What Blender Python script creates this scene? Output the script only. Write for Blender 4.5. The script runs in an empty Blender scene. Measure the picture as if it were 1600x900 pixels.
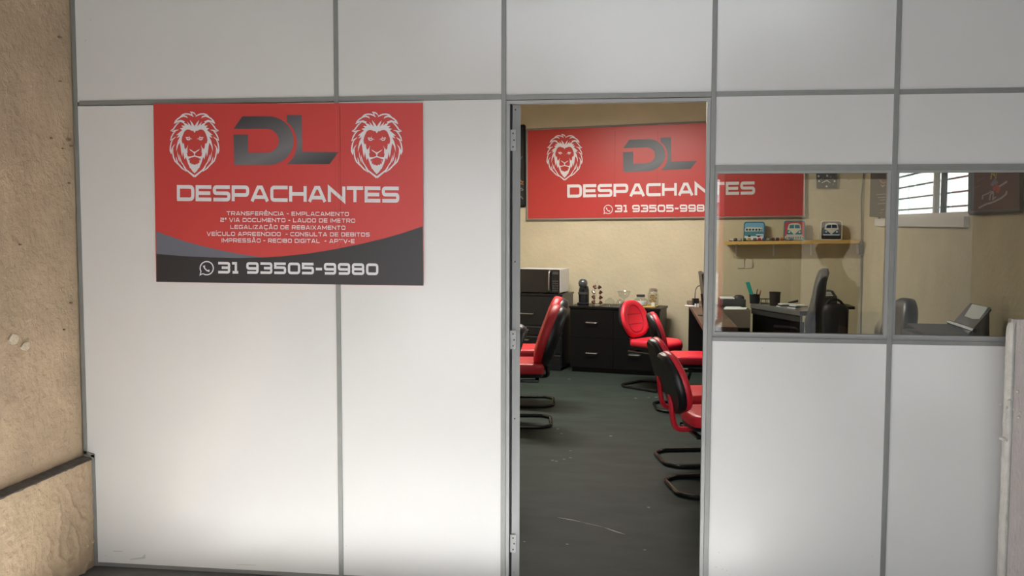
import bpy, bmesh, math, random
from mathutils import Vector, Matrix, noise
from mathutils.geometry import tessellate_polygon

random.seed(7)
SC = bpy.context.scene
COL = SC.collection
PI = math.pi

# ------------------------------------------------------------------ camera
F = 1484.0                       # focal length in pixels of the 1600x900 frame
PITCH, YAW, ROLL = 0.06846, 0.13298, -0.0024
CAM = Vector((0.0, -4.1, 1.6245))
FW = Vector((-math.sin(YAW) * math.cos(PITCH), math.cos(YAW) * math.cos(PITCH), -math.sin(PITCH)))
_rt = Vector((math.cos(YAW), math.sin(YAW), 0))
_dn = FW.cross(_rt)
RT = _rt * math.cos(ROLL) + _dn * math.sin(ROLL)
DN = -_rt * math.sin(ROLL) + _dn * math.cos(ROLL)
cd = bpy.data.cameras.new('camera')
cd.sensor_width = 36.0
cd.lens = F / 1600 * 36
cd.clip_start = 0.05
cam = bpy.data.objects.new('camera', cd)
COL.objects.link(cam)
m = Matrix((RT, -DN, -FW)).transposed().to_4x4()
m.translation = CAM
cam.matrix_world = m
SC.camera = cam

# ------------------------------------------------------------------ sky, sun, exposure
w = bpy.data.worlds.new('sky')
SC.world = w
w.use_nodes = True
bg = w.node_tree.nodes['Background']
bg.inputs['Color'].default_value = (0.90, 0.95, 1.0, 1)
bg.inputs['Strength'].default_value = 7.2
sd = bpy.data.lights.new('sun', 'SUN')
sd.energy = 92.0
sd.angle = 0.03
sd.color = (0.98, 0.985, 1.0)
sun = bpy.data.objects.new('sun', sd)
COL.objects.link(sun)
sun.rotation_euler = Vector((-0.20, 0.785, -0.60)).to_track_quat('-Z', 'Y').to_euler()
def portal(name, loc, target, sx, sy):
    ld = bpy.data.lights.new(name, 'AREA')
    ld.shape = 'RECTANGLE'
    ld.size = sx
    ld.size_y = sy
    ld.cycles.is_portal = True
    o = bpy.data.objects.new(name, ld)
    COL.objects.link(o)
    o.location = loc
    o.rotation_euler = (Vector(target) - Vector(loc)).to_track_quat('-Z', 'Z').to_euler()
portal('daylight_gateway', (-0.88, -5.85, 1.05), (-0.88, 0, 1.05), 3.4, 2.16)
portal('daylight_gateway_right', (2.4, -5.85, 1.05), (2.4, 0, 1.05), 1.7, 2.16)
portal('daylight_added_slot', (-0.05, -5.85, 3.55), (-0.05, 0, 3.55), 3.9, 1.25)  # sampling portal at the invented slot above the gateway
SC.view_settings.view_transform = 'Standard'
SC.view_settings.look = 'None'
SC.view_settings.gamma = 1.0
SC.view_settings.use_curve_mapping = False
SC.view_settings.exposure = 0.0
SC.cycles.max_bounces = 10
SC.cycles.diffuse_bounces = 6
SC.cycles.glossy_bounces = 4
SC.cycles.transmission_bounces = 8
SC.cycles.transparent_max_bounces = 24
SC.cycles.sample_clamp_indirect = 6.0
SC.cycles.caustics_reflective = False
SC.cycles.caustics_refractive = False
SC.cycles.use_denoising = True

# ------------------------------------------------------------------ pixel -> place
def ray(px, py):
    return FW + RT * ((px - 800) / F) + DN * ((py - 450) / F)
def onY(px, py, Y):
    d = ray(px, py)
    return CAM + d * ((Y - CAM.y) / d.y)
def onZ(px, py, Z=0.0):
    d = ray(px, py)
    return CAM + d * ((Z - CAM.z) / d.z)
def onP(px, py, P0, N):
    d = ray(px, py)
    return CAM + d * ((Vector(P0) - CAM).dot(N) / d.dot(N))

# ------------------------------------------------------------------ materials
MATS = {}
def mat(name, col, rough=0.5, metal=0.0, var=0.0, vscale=8.0, bump=0.0, bscale=40.0, col2=None, emit=None,
        spec=0.5, coat=0.0, coords='Object', stretch=None):
    if name in MATS:
        return MATS[name]
    M = bpy.data.materials.new(name)
    M.use_nodes = True
    nt = M.node_tree
    b = nt.nodes['Principled BSDF']
    b.inputs['Base Color'].default_value = (*col, 1)
    b.inputs['Roughness'].default_value = rough
    b.inputs['Metallic'].default_value = metal
    b.inputs['Specular IOR Level'].default_value = spec
    b.inputs['Coat Weight'].default_value = coat
    if emit:
        b.inputs['Emission Color'].default_value = (*emit[0], 1)
        b.inputs['Emission Strength'].default_value = emit[1]
    src = None
    if var or bump:
        tc = nt.nodes.new('ShaderNodeTexCoord')
        src = tc.outputs[coords]
        if stretch:
            mp = nt.nodes.new('ShaderNodeMapping')
            mp.inputs['Scale'].default_value = stretch
            nt.links.new(src, mp.inputs['Vector'])
            src = mp.outputs['Vector']
    if var:
        n = nt.nodes.new('ShaderNodeTexNoise')
        n.inputs['Scale'].default_value = vscale
        n.inputs['Detail'].default_value = 6
        nt.links.new(src, n.inputs['Vector'])
        r = nt.nodes.new('ShaderNodeValToRGB')
        r.color_ramp.elements[0].position = 0.32
        r.color_ramp.elements[1].position = 0.70
        c2 = col2 or tuple(c * (1 - var) for c in col)
        r.color_ramp.elements[0].color = (*c2, 1)
        r.color_ramp.elements[1].color = (*col, 1)
        nt.links.new(n.outputs['Fac'], r.inputs['Fac'])
        nt.links.new(r.outputs['Color'], b.inputs['Base Color'])
    if bump:
        n2 = nt.nodes.new('ShaderNodeTexNoise')
        n2.inputs['Scale'].default_value = bscale
        n2.inputs['Detail'].default_value = 8
        n2.inputs['Roughness'].default_value = 0.6
        nt.links.new(src, n2.inputs['Vector'])
        bp = nt.nodes.new('ShaderNodeBump')
        bp.inputs['Strength'].default_value = bump
        bp.inputs['Distance'].default_value = 0.02
        nt.links.new(n2.outputs['Fac'], bp.inputs['Height'])
        nt.links.new(bp.outputs['Normal'], b.inputs['Normal'])
    MATS[name] = M
    return M

def glass_mat(name, tint=(1, 1, 1), f0=0.045, rough=0.0):
    """thin glass: clear view with a mirror share that grows towards grazing angles"""
    M = bpy.data.materials.new(name)
    M.use_nodes = True
    nt = M.node_tree
    nt.nodes.remove(nt.nodes['Principled BSDF'])
    out = nt.nodes['Material Output']
    ge = nt.nodes.new('ShaderNodeNewGeometry')
    dt = nt.nodes.new('ShaderNodeVectorMath')
    dt.operation = 'DOT_PRODUCT'
    nt.links.new(ge.outputs['Normal'], dt.inputs[0])
    nt.links.new(ge.outputs['Incoming'], dt.inputs[1])
    def math_node(op, a, b_=None):
        n = nt.nodes.new('ShaderNodeMath')
        n.operation = op
        for k, x in enumerate((a, b_)):
            if x is None:
                continue
            if isinstance(x, (int, float)):
                n.inputs[k].default_value = x
            else:
                nt.links.new(x, n.inputs[k])
        return n.outputs[0]
    c = math_node('ABSOLUTE', dt.outputs['Value'])
    c = math_node('SUBTRACT', 1.0, c)
    c = math_node('POWER', c, 5.0)
    c = math_node('MULTIPLY', c, 1 - f0)
    c = math_node('ADD', c, f0)
    tr = nt.nodes.new('ShaderNodeBsdfTransparent')
    tr.inputs['Color'].default_value = (*tint, 1)
    gl = nt.nodes.new('ShaderNodeBsdfGlossy')
    gl.inputs['Roughness'].default_value = rough
    mx = nt.nodes.new('ShaderNodeMixShader')
    nt.links.new(c, mx.inputs[0])
    nt.links.new(tr.outputs[0], mx.inputs[1])
    nt.links.new(gl.outputs[0], mx.inputs[2])
    nt.links.new(mx.outputs[0], out.inputs['Surface'])
    MATS[name] = M
    return M

def gradient_mat(name, dark, light, axis_vec, lo, hi, rough=0.4):
    """printed gradient: light band between two dark ends along a direction in object space"""
    M = bpy.data.materials.new(name)
    M.use_nodes = True
    nt = M.node_tree
    b = nt.nodes['Principled BSDF']
    b.inputs['Roughness'].default_value = rough
    tc = nt.nodes.new('ShaderNodeTexCoord')
    vm = nt.nodes.new('ShaderNodeVectorMath')
    vm.operation = 'DOT_PRODUCT'
    vm.inputs[1].default_value = axis_vec
    nt.links.new(tc.outputs['Object'], vm.inputs[0])
    mr = nt.nodes.new('ShaderNodeMapRange')
    mr.inputs['From Min'].default_value = lo
    mr.inputs['From Max'].default_value = hi
    nt.links.new(vm.outputs['Value'], mr.inputs['Value'])
    r = nt.nodes.new('ShaderNodeValToRGB')
    e = r.color_ramp.elements
    e[0].position = 0.0; e[0].color = (*dark, 1)
    e[1].position = 1.0; e[1].color = (*dark, 1)
    k = e.new(0.62); k.color = (*light, 1)
    k = e.new(0.30); k.color = (*[(a * 1.6 + c) / 2.6 for a, c in zip(dark, light)], 1)
    nt.links.new(mr.outputs['Result'], r.inputs['Fac'])
    nt.links.new(r.outputs['Color'], b.inputs['Base Color'])
    MATS[name] = M
    return M

panel_m = mat('white laminate', (0.74, 0.73, 0.71), 0.20, var=0.025, vscale=3.0)
alu_m = mat('grey aluminium paint', (0.235, 0.235, 0.222), 0.45, 0.1, var=0.08, vscale=20)
alu_light = mat('pale aluminium', (0.31, 0.31, 0.30), 0.42, 0.1)
gap_m = mat('dark joint', (0.02, 0.02, 0.02), 0.8)
plaster_out = mat('beige rough plaster', (0.54, 0.40, 0.26), 0.85, var=0.24, vscale=3.5, bump=0.75, bscale=26)
plaster_in = mat('cream interior plaster', (0.66, 0.58, 0.405), 0.75, var=0.10, vscale=3.0, bump=0.35, bscale=24)
ledge_m = mat('dark painted ledge', (0.125, 0.105, 0.092), 0.85, var=0.35, vscale=30, bump=0.4, bscale=60)
floor_m = mat('dark green grey polished concrete', (0.036, 0.052, 0.044), 0.62, spec=.22, var=0.38, vscale=3.2, bump=0.05, bscale=30,
              stretch=(1, 2.2, 1))
ground_m = mat('grey cement floor', (0.10, 0.097, 0.092), 0.7, var=0.3, vscale=5, bump=0.2, bscale=60)
red_print = mat('red printed vinyl', (0.55, 0.050, 0.046), 0.38, var=0.04, vscale=2)
white_print = mat('white print', (0.80, 0.78, 0.80), 0.45)
black_print = mat('charcoal print', (0.022, 0.020, 0.022), 0.4)
grey_print = mat('slate print', (0.13, 0.135, 0.165), 0.45)
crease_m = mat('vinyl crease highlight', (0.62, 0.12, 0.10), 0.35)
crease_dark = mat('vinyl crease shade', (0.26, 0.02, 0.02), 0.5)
red_vinyl = mat('red leatherette', (0.84, 0.030, 0.058), 0.36, bump=0.12, bscale=180)
red_vinyl2 = mat('deep red leatherette', (0.56, 0.024, 0.035), 0.42, bump=0.12, bscale=180)
stitch_m = mat('stitched seam', (0.30, 0.010, 0.016), 0.6)
black_plastic = mat('black plastic', (0.012, 0.012, 0.014), 0.38)
black_metal = mat('black enamel tube', (0.012, 0.012, 0.014), 0.25, coat=0.3)
black_wood = mat('black wood veneer', (0.007, 0.0065, 0.007), 0.36, spec=.28, var=0.25, vscale=14, stretch=(1, 1, 8))
chrome = mat('brushed chrome', (0.70, 0.68, 0.64), 0.28, 1.0)
silver_m = mat('silver plastic', (0.48, 0.48, 0.48), 0.35, 0.4)
brown_wood = mat('brown desk veneer', (0.115, 0.068, 0.045), 0.4, var=0.3, vscale=10, stretch=(6, 1, 1))
tan_wood = mat('taupe board', (0.26, 0.205, 0.16), 0.55, var=0.12, vscale=6)
pine = mat('yellow pine', (0.72, 0.46, 0.13), 0.5, var=0.15, vscale=9, stretch=(1, 8, 8))
white_m = mat('white plastic', (0.78, 0.78, 0.77), 0.4)
paper_m = mat('white paper', (0.86, 0.92, 0.95), 0.6)
dark_grey = mat('dark grey plastic', (0.055, 0.055, 0.055), 0.4)
mid_grey = mat('mid grey laminate', (0.17, 0.175, 0.17), 0.45)
screw_m = mat('dark screw', (0.012, 0.010, 0.010), 0.5)
pane_glass = glass_mat('tinted window glass', (0.83, 0.84, 0.81), 0.042)
clear_glass = glass_mat('clear glassware', (0.91, 0.93, 0.93), 0.09, 0.02)

# ------------------------------------------------------------------ mesh collector
class MB:
    def __init__(self):
        self.v = []
        self.f = []
    def add(self, vs, fs):
        o = len(self.v)
        self.v += [Vector(a) for a in vs]
        self.f += [tuple(i + o for i in f) for f in fs]
        return self
    def box(self, x0, x1, y0, y1, z0, z1, M=None):
        vs = [Vector((x, y, z)) for z in (z0, z1) for y in (y0, y1) for x in (x0, x1)]
        if M is not None:
            vs = [M @ a for a in vs]
        return self.add(vs, [(0, 2, 3, 1), (4, 5, 7, 6), (0, 1, 5, 4), (2, 6, 7, 3), (0, 4, 6, 2), (1, 3, 7, 5)])
    def quad_slab(self, c, nrm, t):
        """c: four corners in order; thickened by t along nrm"""
        c = [Vector(a) for a in c]
        n = Vector(nrm) * t
        return self.add(c + [a + n for a in c], [(3, 2, 1, 0), (4, 5, 6, 7), (0, 1, 5, 4), (1, 2, 6, 5), (2, 3, 7, 6), (3, 0, 4, 7)])
    def tube(self, pts, r, n=8, closed=False, caps=True):
        P = [Vector(a) for a in pts]
        k = len(P)
        rings = []
        up = None
        for i in range(k):
            if closed:
                d = (P[(i + 1) % k] - P[i - 1])
            else:
                d = P[min(i + 1, k - 1)] - P[max(i - 1, 0)]
            d.normalize()
            if up is None:
                up = Vector((0, 0, 1)) if abs(d.z) < 0.9 else Vector((1, 0, 0))
            s = d.cross(up)
            if s.length < 1e-4:
                s = d.orthogonal()
            s.normalize()
            up = s.cross(d).normalized()
            rr = r[i] if isinstance(r, (list, tuple)) else r
            rings.append([P[i] + (s * math.cos(2 * PI * j / n) + up * math.sin(2 * PI * j / n)) * rr for j in range(n)])
        vs = [a for g in rings for a in g]
        fs = []
        for i in range(k if closed else k - 1):
            a, b = i * n, ((i + 1) % k) * n
            for j in range(n):
                fs.append((a + j, a + (j + 1) % n, b + (j + 1) % n, b + j))
        if caps and not closed:
            fs.append(tuple(range(n - 1, -1, -1)))
            fs.append(tuple((k - 1) * n + j for j in range(n)))
        return self.add(vs, fs)
    def lathe(self, prof, c=(0, 0, 0), n=20, M=None, caps=True):
        c = Vector(c)
        vs = []
        for r, z in prof:
            for j in range(n):
                a = Vector((r * math.cos(2 * PI * j / n), r * math.sin(2 * PI * j / n), z))
                vs.append((M @ a if M is not None else a) + c)
        fs = []
        for i in range(len(prof) - 1):
            for j in range(n):
                fs.append((i * n + j, i * n + (j + 1) % n, (i + 1) * n + (j + 1) % n, (i + 1) * n + j))
        if caps:
            fs.append(tuple(range(n - 1, -1, -1)))
            fs.append(tuple((len(prof) - 1) * n + j for j in range(n)))
        return self.add(vs, fs)
    def prism(self, poly, fn, t):
        """poly: 2D points, fn(u, v, depth) -> 3D; thickness t"""
        k = len(poly)
        tri = tessellate_polygon([[Vector((a[0], a[1], 0)) for a in poly]])
        vs = [fn(a[0], a[1], 0) for a in poly] + [fn(a[0], a[1], t) for a in poly]
        fs = [tuple(x) for x in tri] + [tuple(k + i for i in reversed(x)) for x in tri]
        fs += [(i, (i + 1) % k, k + (i + 1) % k, k + i) for i in range(k)]
        return self.add(vs, fs)
    def flat(self, poly, fn):
        tri = tessellate_polygon([[Vector((a[0], a[1], 0)) for a in poly]])
        return self.add([fn(a[0], a[1]) for a in poly], [tuple(x) for x in tri])
    def pad(self, outline, prof, fn):
        """outline 2D closed; prof list of (scale, depth); last ring closed by a fan; fn(u, v, depth)"""
        k = len(outline)
        cu = sum(a[0] for a in outline) / k
        cv = sum(a[1] for a in outline) / k
        vs = []
        for s, d in prof:
            for a in outline:
                vs.append(fn(cu + (a[0] - cu) * s, cv + (a[1] - cv) * s, d))
        fs = []
        for i in range(len(prof) - 1):
            for j in range(k):
                fs.append((i * k + j, i * k + (j + 1) % k, (i + 1) * k + (j + 1) % k, (i + 1) * k + j))
        fs.append(tuple(range(k - 1, -1, -1)))
        fs.append(tuple((len(prof) - 1) * k + j for j in range(k)))
        return self.add(vs, fs)
    def build(self, name, material, parent=None, bevel=0.0, smooth=False, segs=2):
        me = bpy.data.meshes.new(name)
        me.from_pydata([tuple(a) for a in self.v], [], self.f)
        bm = bmesh.new()
        bm.from_mesh(me)
        bmesh.ops.recalc_face_normals(bm, faces=bm.faces[:])
        if bevel:
            es = [e for e in bm.edges if len(e.link_faces) == 2 and e.calc_face_angle(0) > 0.6]
            bmesh.ops.bevel(bm, geom=es, offset=bevel, segments=segs, affect='EDGES', profile=0.6, clamp_overlap=True)
        bm.to_mesh(me)
        bm.free()
        if smooth:
            me.shade_smooth()
            if smooth != 'all':
                me.set_sharp_from_angle(angle=0.7)
        me.materials.append(material)
        o = bpy.data.objects.new(name, me)
        COL.objects.link(o)
        if parent:
            o.parent = parent
        return o

def empty(name, loc=(0, 0, 0), rz=0.0):
    o = bpy.data.objects.new(name, None)
    o.empty_display_size = 0.1
    o.location = loc
    o.rotation_euler = (0, 0, rz)
    COL.objects.link(o)
    return o
def tag(o, label, cat, group=None):
    o['label'] = label
    o['category'] = cat
    if group:
        o['group'] = group
    return o
def struct(o, label=None):
    o['kind'] = 'structure'
    if label:
        o['label'] = label
    return o
def lab(o, label):
    o['label'] = label
    return o
def copy_tree(o, parent=None):
    c = o.copy()
    COL.objects.link(c)
    c.parent = parent
    for ch in list(o.children):
        copy_tree(ch, c)
    return c
def box(name, x0, x1, y0, y1, z0, z1, material, parent=None, bevel=0.0):
    return MB().box(x0, x1, y0, y1, z0, z1).build(name, material, parent, bevel)
def arc(cx, cy, r, a0, a1, n=8):
    return [(cx + r * math.cos(a0 + (a1 - a0) * i / n), cy + r * math.sin(a0 + (a1 - a0) * i / n)) for i in range(n + 1)]
def rrect(x0, x1, y0, y1, r, n=5):
    return (arc(x1 - r, y1 - r, r, 0, PI / 2, n) + arc(x0 + r, y1 - r, r, PI / 2, PI, n)
            + arc(x0 + r, y0 + r, r, PI, 1.5 * PI, n) + arc(x1 - r, y0 + r, r, 1.5 * PI, 2 * PI, n))
def smooth_path(pts, r=0.05, n=4):
    """round the corners of a polyline"""
    P = [Vector(a) for a in pts]
    out = [P[0]]
    for i in range(1, len(P) - 1):
        a, b, c = P[i - 1], P[i], P[i + 1]
        ra = min(r, (a - b).length * 0.49, (c - b).length * 0.49)
        p0 = b + (a - b).normalized() * ra
        p1 = b + (c - b).normalized() * ra
        for k in range(n + 1):
            t = k / n
            out.append(p0 * (1 - t) ** 2 + b * 2 * t * (1 - t) + p1 * t * t)
    out.append(P[-1])
    return out

# ================================================================== THE SETTING
XL = -2.567                      # left wall, garage and office
X1, X2, X3, X4, X5 = -1.332, -0.586, 0.302, 1.0355, 1.80
ZR, ZT, ZS = 2.164, 1.868, 1.1247   # centre of the long rail, top of the window head, bottom of the sill rail
CEIL = 3.35
PW = 0.0105                      # half width of a profile
T_ = 0.035                       # partition thickness

# room directions: the office behind is skewed against the partition
A_B = math.radians(12.0)
UB = Vector((math.cos(A_B), -math.sin(A_B), 0))
NB = Vector((-math.sin(A_B), -math.cos(A_B), 0))      # normal of the back wall, into the room
PB = onZ(870, 567, 0.0)
def onB(px, py, off=0.0):
    return onP(px, py, PB + NB * off, NB)
CR = onB(1350, 349)                                   # back right corner
CR.z = 0
A_R = math.radians(4.0)
DR = Vector((-math.sin(A_R), -math.cos(A_R), 0))      # along the right wall, to the camera
NR = Vector((-math.cos(A_R), math.sin(A_R), 0))       # normal of the right wall, into the room
def onR(px, py, off=0.0):
    return onP(px, py, CR + NR * off, NR)
CLB = PB + UB * ((XL - 0.35 - PB.x) / UB.x)           # back left corner
CLB.z = 0
RF = CR + DR * ((CR.y - T_) / -DR.y)                  # right wall meets partition

floor = struct(MB().add([(XL - .4, 0, 0), (RF.x + .1, 0, 0), (CR.x + .1, CR.y + .1, 0), (CLB.x, CLB.y + .1, 0),
                         (XL - .4, 0, -.1), (RF.x + .1, 0, -.1), (CR.x + .1, CR.y + .1, -.1), (CLB.x, CLB.y + .1, -.1)],
                        [(0, 1, 2, 3), (7, 6, 5, 4), (0, 4, 5, 1), (1, 5, 6, 2), (2, 6, 7, 3), (3, 7, 4, 0)]).build('floor', floor_m),
               'dark green grey polished concrete office floor')
struct(box('floor_garage', XL - .4, 3.5, -.16, 0.0, -0.1, 0.0, ground_m), 'dark grey painted floor strip along the foot of the partition')
bounce_floor_m = mat('added pale bounce floor', (0.33, 0.33, 0.32), 0.8, var=0.15, vscale=4, bump=0.15, bscale=50)  # unseen floor made pale to bounce sun onto the lower partition
struct(box('floor_bounce', XL - .4, 3.5, -5.8, -.16, -0.1, 0.0, bounce_floor_m), 'unseen garage floor, paleness invented to bounce sunlight')
# paint scratches and specks on the floor
scr = mat('pale scratch', (0.42, 0.44, 0.41), 0.7)
def floor_strip(pts, wpx, name='scratch'):
    b = MB()
    P = [onZ(x, y, 0.0012) for x, y in pts]
    for i in range(len(P) - 1):
        d = (P[i + 1] - P[i]).normalized()
        s = Vector((-d.y, d.x, 0)) * wpx
        s0 = s * (0.25 if i == 0 else 1)
        s1 = s * (0.25 if i == len(P) - 2 else 1)
        b.add([P[i] - s0, P[i + 1] - s1, P[i + 1] + s1, P[i] + s0], [(0, 1, 2, 3)])
    return b.build(name, scr, floor)
floor_strip([(872, 808.5), (883, 810.5), (897, 813), (908, 815.5)], 0.0045)
floor_strip([(908, 815.5), (918, 818), (930, 820.5), (944, 824)], 0.0022)
floor_strip([(944, 824), (955, 828), (965, 831.5), (976, 834.5)], 0.0045)
for (x, y, s) in ((992, 622, .02), (1024, 620.5, .022), (1012, 621, .012), (870, 670, .012), (876, 677, .008), (862, 719, .012),
                  (868, 720.5, .01), (880, 717, .007), (890, 715, .008), (953, 681, .016), (888, 592, .015), (885, 850, .007),
                  (1012, 793, .006), (1006, 859, .006), (818, 846, .006), (1012, 792, .006), (890, 704, .006)):
    floor_strip([(x - 1, y), (x, y), (x + 2.5, y + .3), (x + 3.5, y)], s * .45, 'paint_speck')

# --- left wall with its thicker foot and the dark ledge
LEDGE_Z = onP(148, 709, (XL, 0, 0), Vector((1, 0, 0))).z
XD = onY(145.6, 790, 0).x        # face of the thick foot
XW = onY(128.6, 690, 0).x        # face of the wall above the ledge
def rough_sheet(b, x_of, y0, y1, z0, z1, step, amp, back):
    ny = max(1, int((y1 - y0) / step)); nz = max(1, int((z1 - z0) / step))
    vs, fs = [], []
    for i in range(nz + 1):
        for j in range(ny + 1):
            y = y0 + (y1 - y0) * j / ny; z = z0 + (z1 - z0) * i / nz
            low = max(0.0, 1.0 - z / 2.0)
            p = Vector((y, z, 3.7))
            n1 = noise.noise(p * 7.0) * 0.4 + noise.noise(p * 19.0) * 0.5
            msk = max(0.0, noise.noise(p * 2.3 + Vector((9, 1, 4))) + .25)
            rid = (1 - abs(noise.noise(Vector((p.x * 11, p.y * 8, 2.0)))) * 2.6) * msk * 1.6
            fine = noise.noise(p * 46.0) + .6 * noise.noise(p * 85.0)
            edge = 1.0 if 0 < j < ny else 0.0
            dx = amp * edge * (0.4 * n1 + (0.25 + low) * (max(0, rid) ** 4 * 0.7 + 0.35 * fine))
            vs.append((x_of + dx, y, z))
    for i in range(nz):
        for j in range(ny):
            a = i * (ny + 1) + j
            fs.append((a, a + 1, a + ny + 2, a + ny + 1))
    b.add(vs, fs)
    b.box(back, x_of - 0.012, y0, y1, z0, z1)
wl = empty('wall_left')
struct(wl, 'rough beige plastered wall beside the partition')
b = MB(); rough_sheet(b, XW, -1.15, 0.0, LEDGE_Z, CEIL, 0.009, 0.008, XL - 0.3)
b.build('plaster', plaster_out, wl, smooth='all')
b = MB(); rough_sheet(b, XD, -1.15, 0.0, 0.0, LEDGE_Z - .004, 0.008, 0.009, XL - 0.3)
b.build('foot_plaster', plaster_out, wl, smooth='all')
b = MB()
b.box(XL - .3, XL - .002, -5.8, -1.15, LEDGE_Z, CEIL); b.box(XL - .3, XD - .002, -5.8, -1.15, 0, LEDGE_Z)
b.build('front_stretch', plaster_out, wl)
# chips and a white filler patch on the plaster
patch_m = mat('white filler', (0.60, 0.50, 0.37), .8, bump=.4, bscale=60)
chip_m = mat('dark chip', (0.20, 0.145, 0.10), .9)
def wall_blob(px, py, rx, rz, mt, name, lift=.007, seed=0):
    q = onP(px, py, (XW, 0, 0), Vector((1, 0, 0)))
    pl = []
    for k in range(10):
        a = 2 * PI * k / 10
        f = 1 + .35 * noise.noise(Vector((math.cos(a) * 1.7 + seed, math.sin(a) * 1.7, px * .1)))
        pl.append((rx * f * math.cos(a), rz * f * math.sin(a)))
    MB().prism(pl, lambda u, v, d: Vector((XW + lift - d, q.y + u, q.z + v)), .012).build(name, mt, wl)
wall_blob(20, 530, .030, .022, patch_m, 'filler_patch'); wall_blob(38, 541, .026, .018, patch_m, 'filler_patch', seed=3)
for (px, py, a_) in ((92, 58, .008), (30, 382, .005), (110, 473, .006), (99, 515, .005), (106, 218, .012), (110, 228, .007), (93, 127, .005), (107, 286, .005), (79, 216, .006), (97, 232, .004)):
    wall_blob(px, py, a_ * 1.4, a_ * .7, chip_m, 'chip', .0075)
# ledge: flat top with a ragged painted lip
b = MB()
N = 90
vs = []
for i in range(N + 1):
    y = -1.15 + 1.142 * i / N
    k = noise.noise(Vector((y * 14, 1.3, 0)))
    k2 = noise.noise(Vector((y * 45, 5.3, 0)))
    vs += [(XW - .02, y, LEDGE_Z + .010), (XW + .010 + .004 * k2, y, LEDGE_Z + .007), (XD - .006, y, LEDGE_Z + .001 + .002 * k),
           (XD + .0055 + .001 * k, y, LEDGE_Z - .004), (XD + .0065, y, LEDGE_Z - .007 - .004 * abs(k) - .006 * max(0, k2))]
fs = []
for i in range(N):
    for j in range(4):
        fs.append((i * 5 + j, i * 5 + j + 1, (i + 1) * 5 + j + 1, (i + 1) * 5 + j))
b.add(vs, fs).build('ledge', ledge_m, wl)
struct(box('wall_left_office', XL - .4, XL, T_ + .004, CLB.y + .3, 0, CEIL, plaster_in), 'cream office wall hidden behind the open door')

# --- back wall, right wall, ceiling of the office
b = MB()
b.quad_slab([CLB - UB * .3, CR + UB * .3, CR + UB * .3 + Vector((0, 0, CEIL)), CLB - UB * .3 + Vector((0, 0, CEIL))], -NB, 0.15)
wall_back = struct(b.build('wall_back', plaster_in), 'cream plastered back wall of the office')
# hole of the high window in the right wall, from its pixels
W0 = onR(1372, 346); W1 = onR(1513, 338.3)
wz0 = (W0.z + W1.z) / 2
wz1 = 2.42
s0 = (W0 - CR).dot(DR); s1 = (W1 - CR).dot(DR)
sE = (RF - CR).dot(DR)
def RW(s, z, off=0.0):
    p = CR + DR * s + NR * off
    return Vector((p.x, p.y, z))
wr = empty('wall_right'); struct(wr, 'cream plastered right wall of the office')
for (a, c, z0, z1) in ((-.02, s0, 0, CEIL), (s1, sE, 0, CEIL), (s0, s1, 0, wz0), (s0, s1, wz1, CEIL)):
    MB().quad_slab([RW(a, z0), RW(c, z0), RW(c, z1), RW(a, z1)], -NR, 0.15).build('plaster_stretch', plaster_in, wr)
ceil_m = mat('white ceiling paint', (0.70, 0.68, 0.62), 0.8)
struct(MB().quad_slab([(XL - .4, 0, CEIL), (RF.x + .3, 0, CEIL), (CR.x + .3, CR.y + .1, CEIL), (CLB.x - .1, CLB.y + .1, CEIL)], (0, 0, 1), 0.12)
       .build('ceiling', ceil_m), 'white office ceiling')

# --- window 3: barred sliding window high in the right wall
w3 = struct(empty('window_3'), 'bright sliding window with horizontal bars, high in the right wall')
def wr_box(name, a, c, z0, z1, o0, o1, mt, parent):
    return MB().quad_slab([RW(a, z0, o0), RW(c, z0, o0), RW(c, z1, o0), RW(a, z1, o0)], NR, o1 - o0).build(name, mt, parent)
sm = ((onR(1452, 300) - CR).dot(DR) + (onR(1461, 300) - CR).dot(DR)) / 2
wr_box('sill', s0, s1 + .02, wz0 - .055, wz0 + .012, -.15, .03, white_m, w3)
wr_box('frame_rail', s0, s1, wz1 - .04, wz1, -.1, -.02, alu_light, w3)
wr_box('frame_rail', s0, s1, wz0 + .012, wz0 + .045, -.1, -.02, white_m, w3)
wr_box('frame_stile', s0, s0 + .04, wz0, wz1, -.1, -.02, white_m, w3)
wr_box('frame_stile', s1 - .03, s1, wz0, wz1, -.1, -.02, white_m, w3)
wr_box('meeting_stile', sm - .06, sm - .01, wz0, wz1, -.055, -.02, white_m, w3)
wr_box('meeting_stile', sm + .015, sm + .075, wz0, wz1, -.085, -.055, dark_grey, w3)
for k in range(7):
    z = wz0 + .09 + k * .1
    b = MB(); b.tube([RW(s0, z, -.13), RW(s1, z, -.13)], 0.007, 6); b.build('bar', mid_grey, w3)
wr_box('added_sun_slab', s0 - 1.2, s1 + 1.2, wz1 + .03, wz1 + .13, -1.0, -.15, white_m, w3)  # unseen slab added outside to keep direct sun out of the window
wr_box('glass_pane', s0 + .04, sm, wz0 + .04, wz1 - .04, -.062, -.058, clear_glass, w3)
wr_box('glass_pane', sm, s1 - .03, wz0 + .04, wz1 - .04, -.082, -.078, clear_glass, w3)

# ------------------------------------------------------------------ partition
pt = struct(empty('wall_front'), 'white laminate partition wall with grey profiles')
FY, BY = -0.005, T_ + 0.005       # profile faces
def panel(x0, x1, z0, z1):
    return box('panel', x0 + PW * .8, x1 - PW * .8, 0, T_, z0 + PW * .8, z1 - PW * .8, panel_m, pt)
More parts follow.
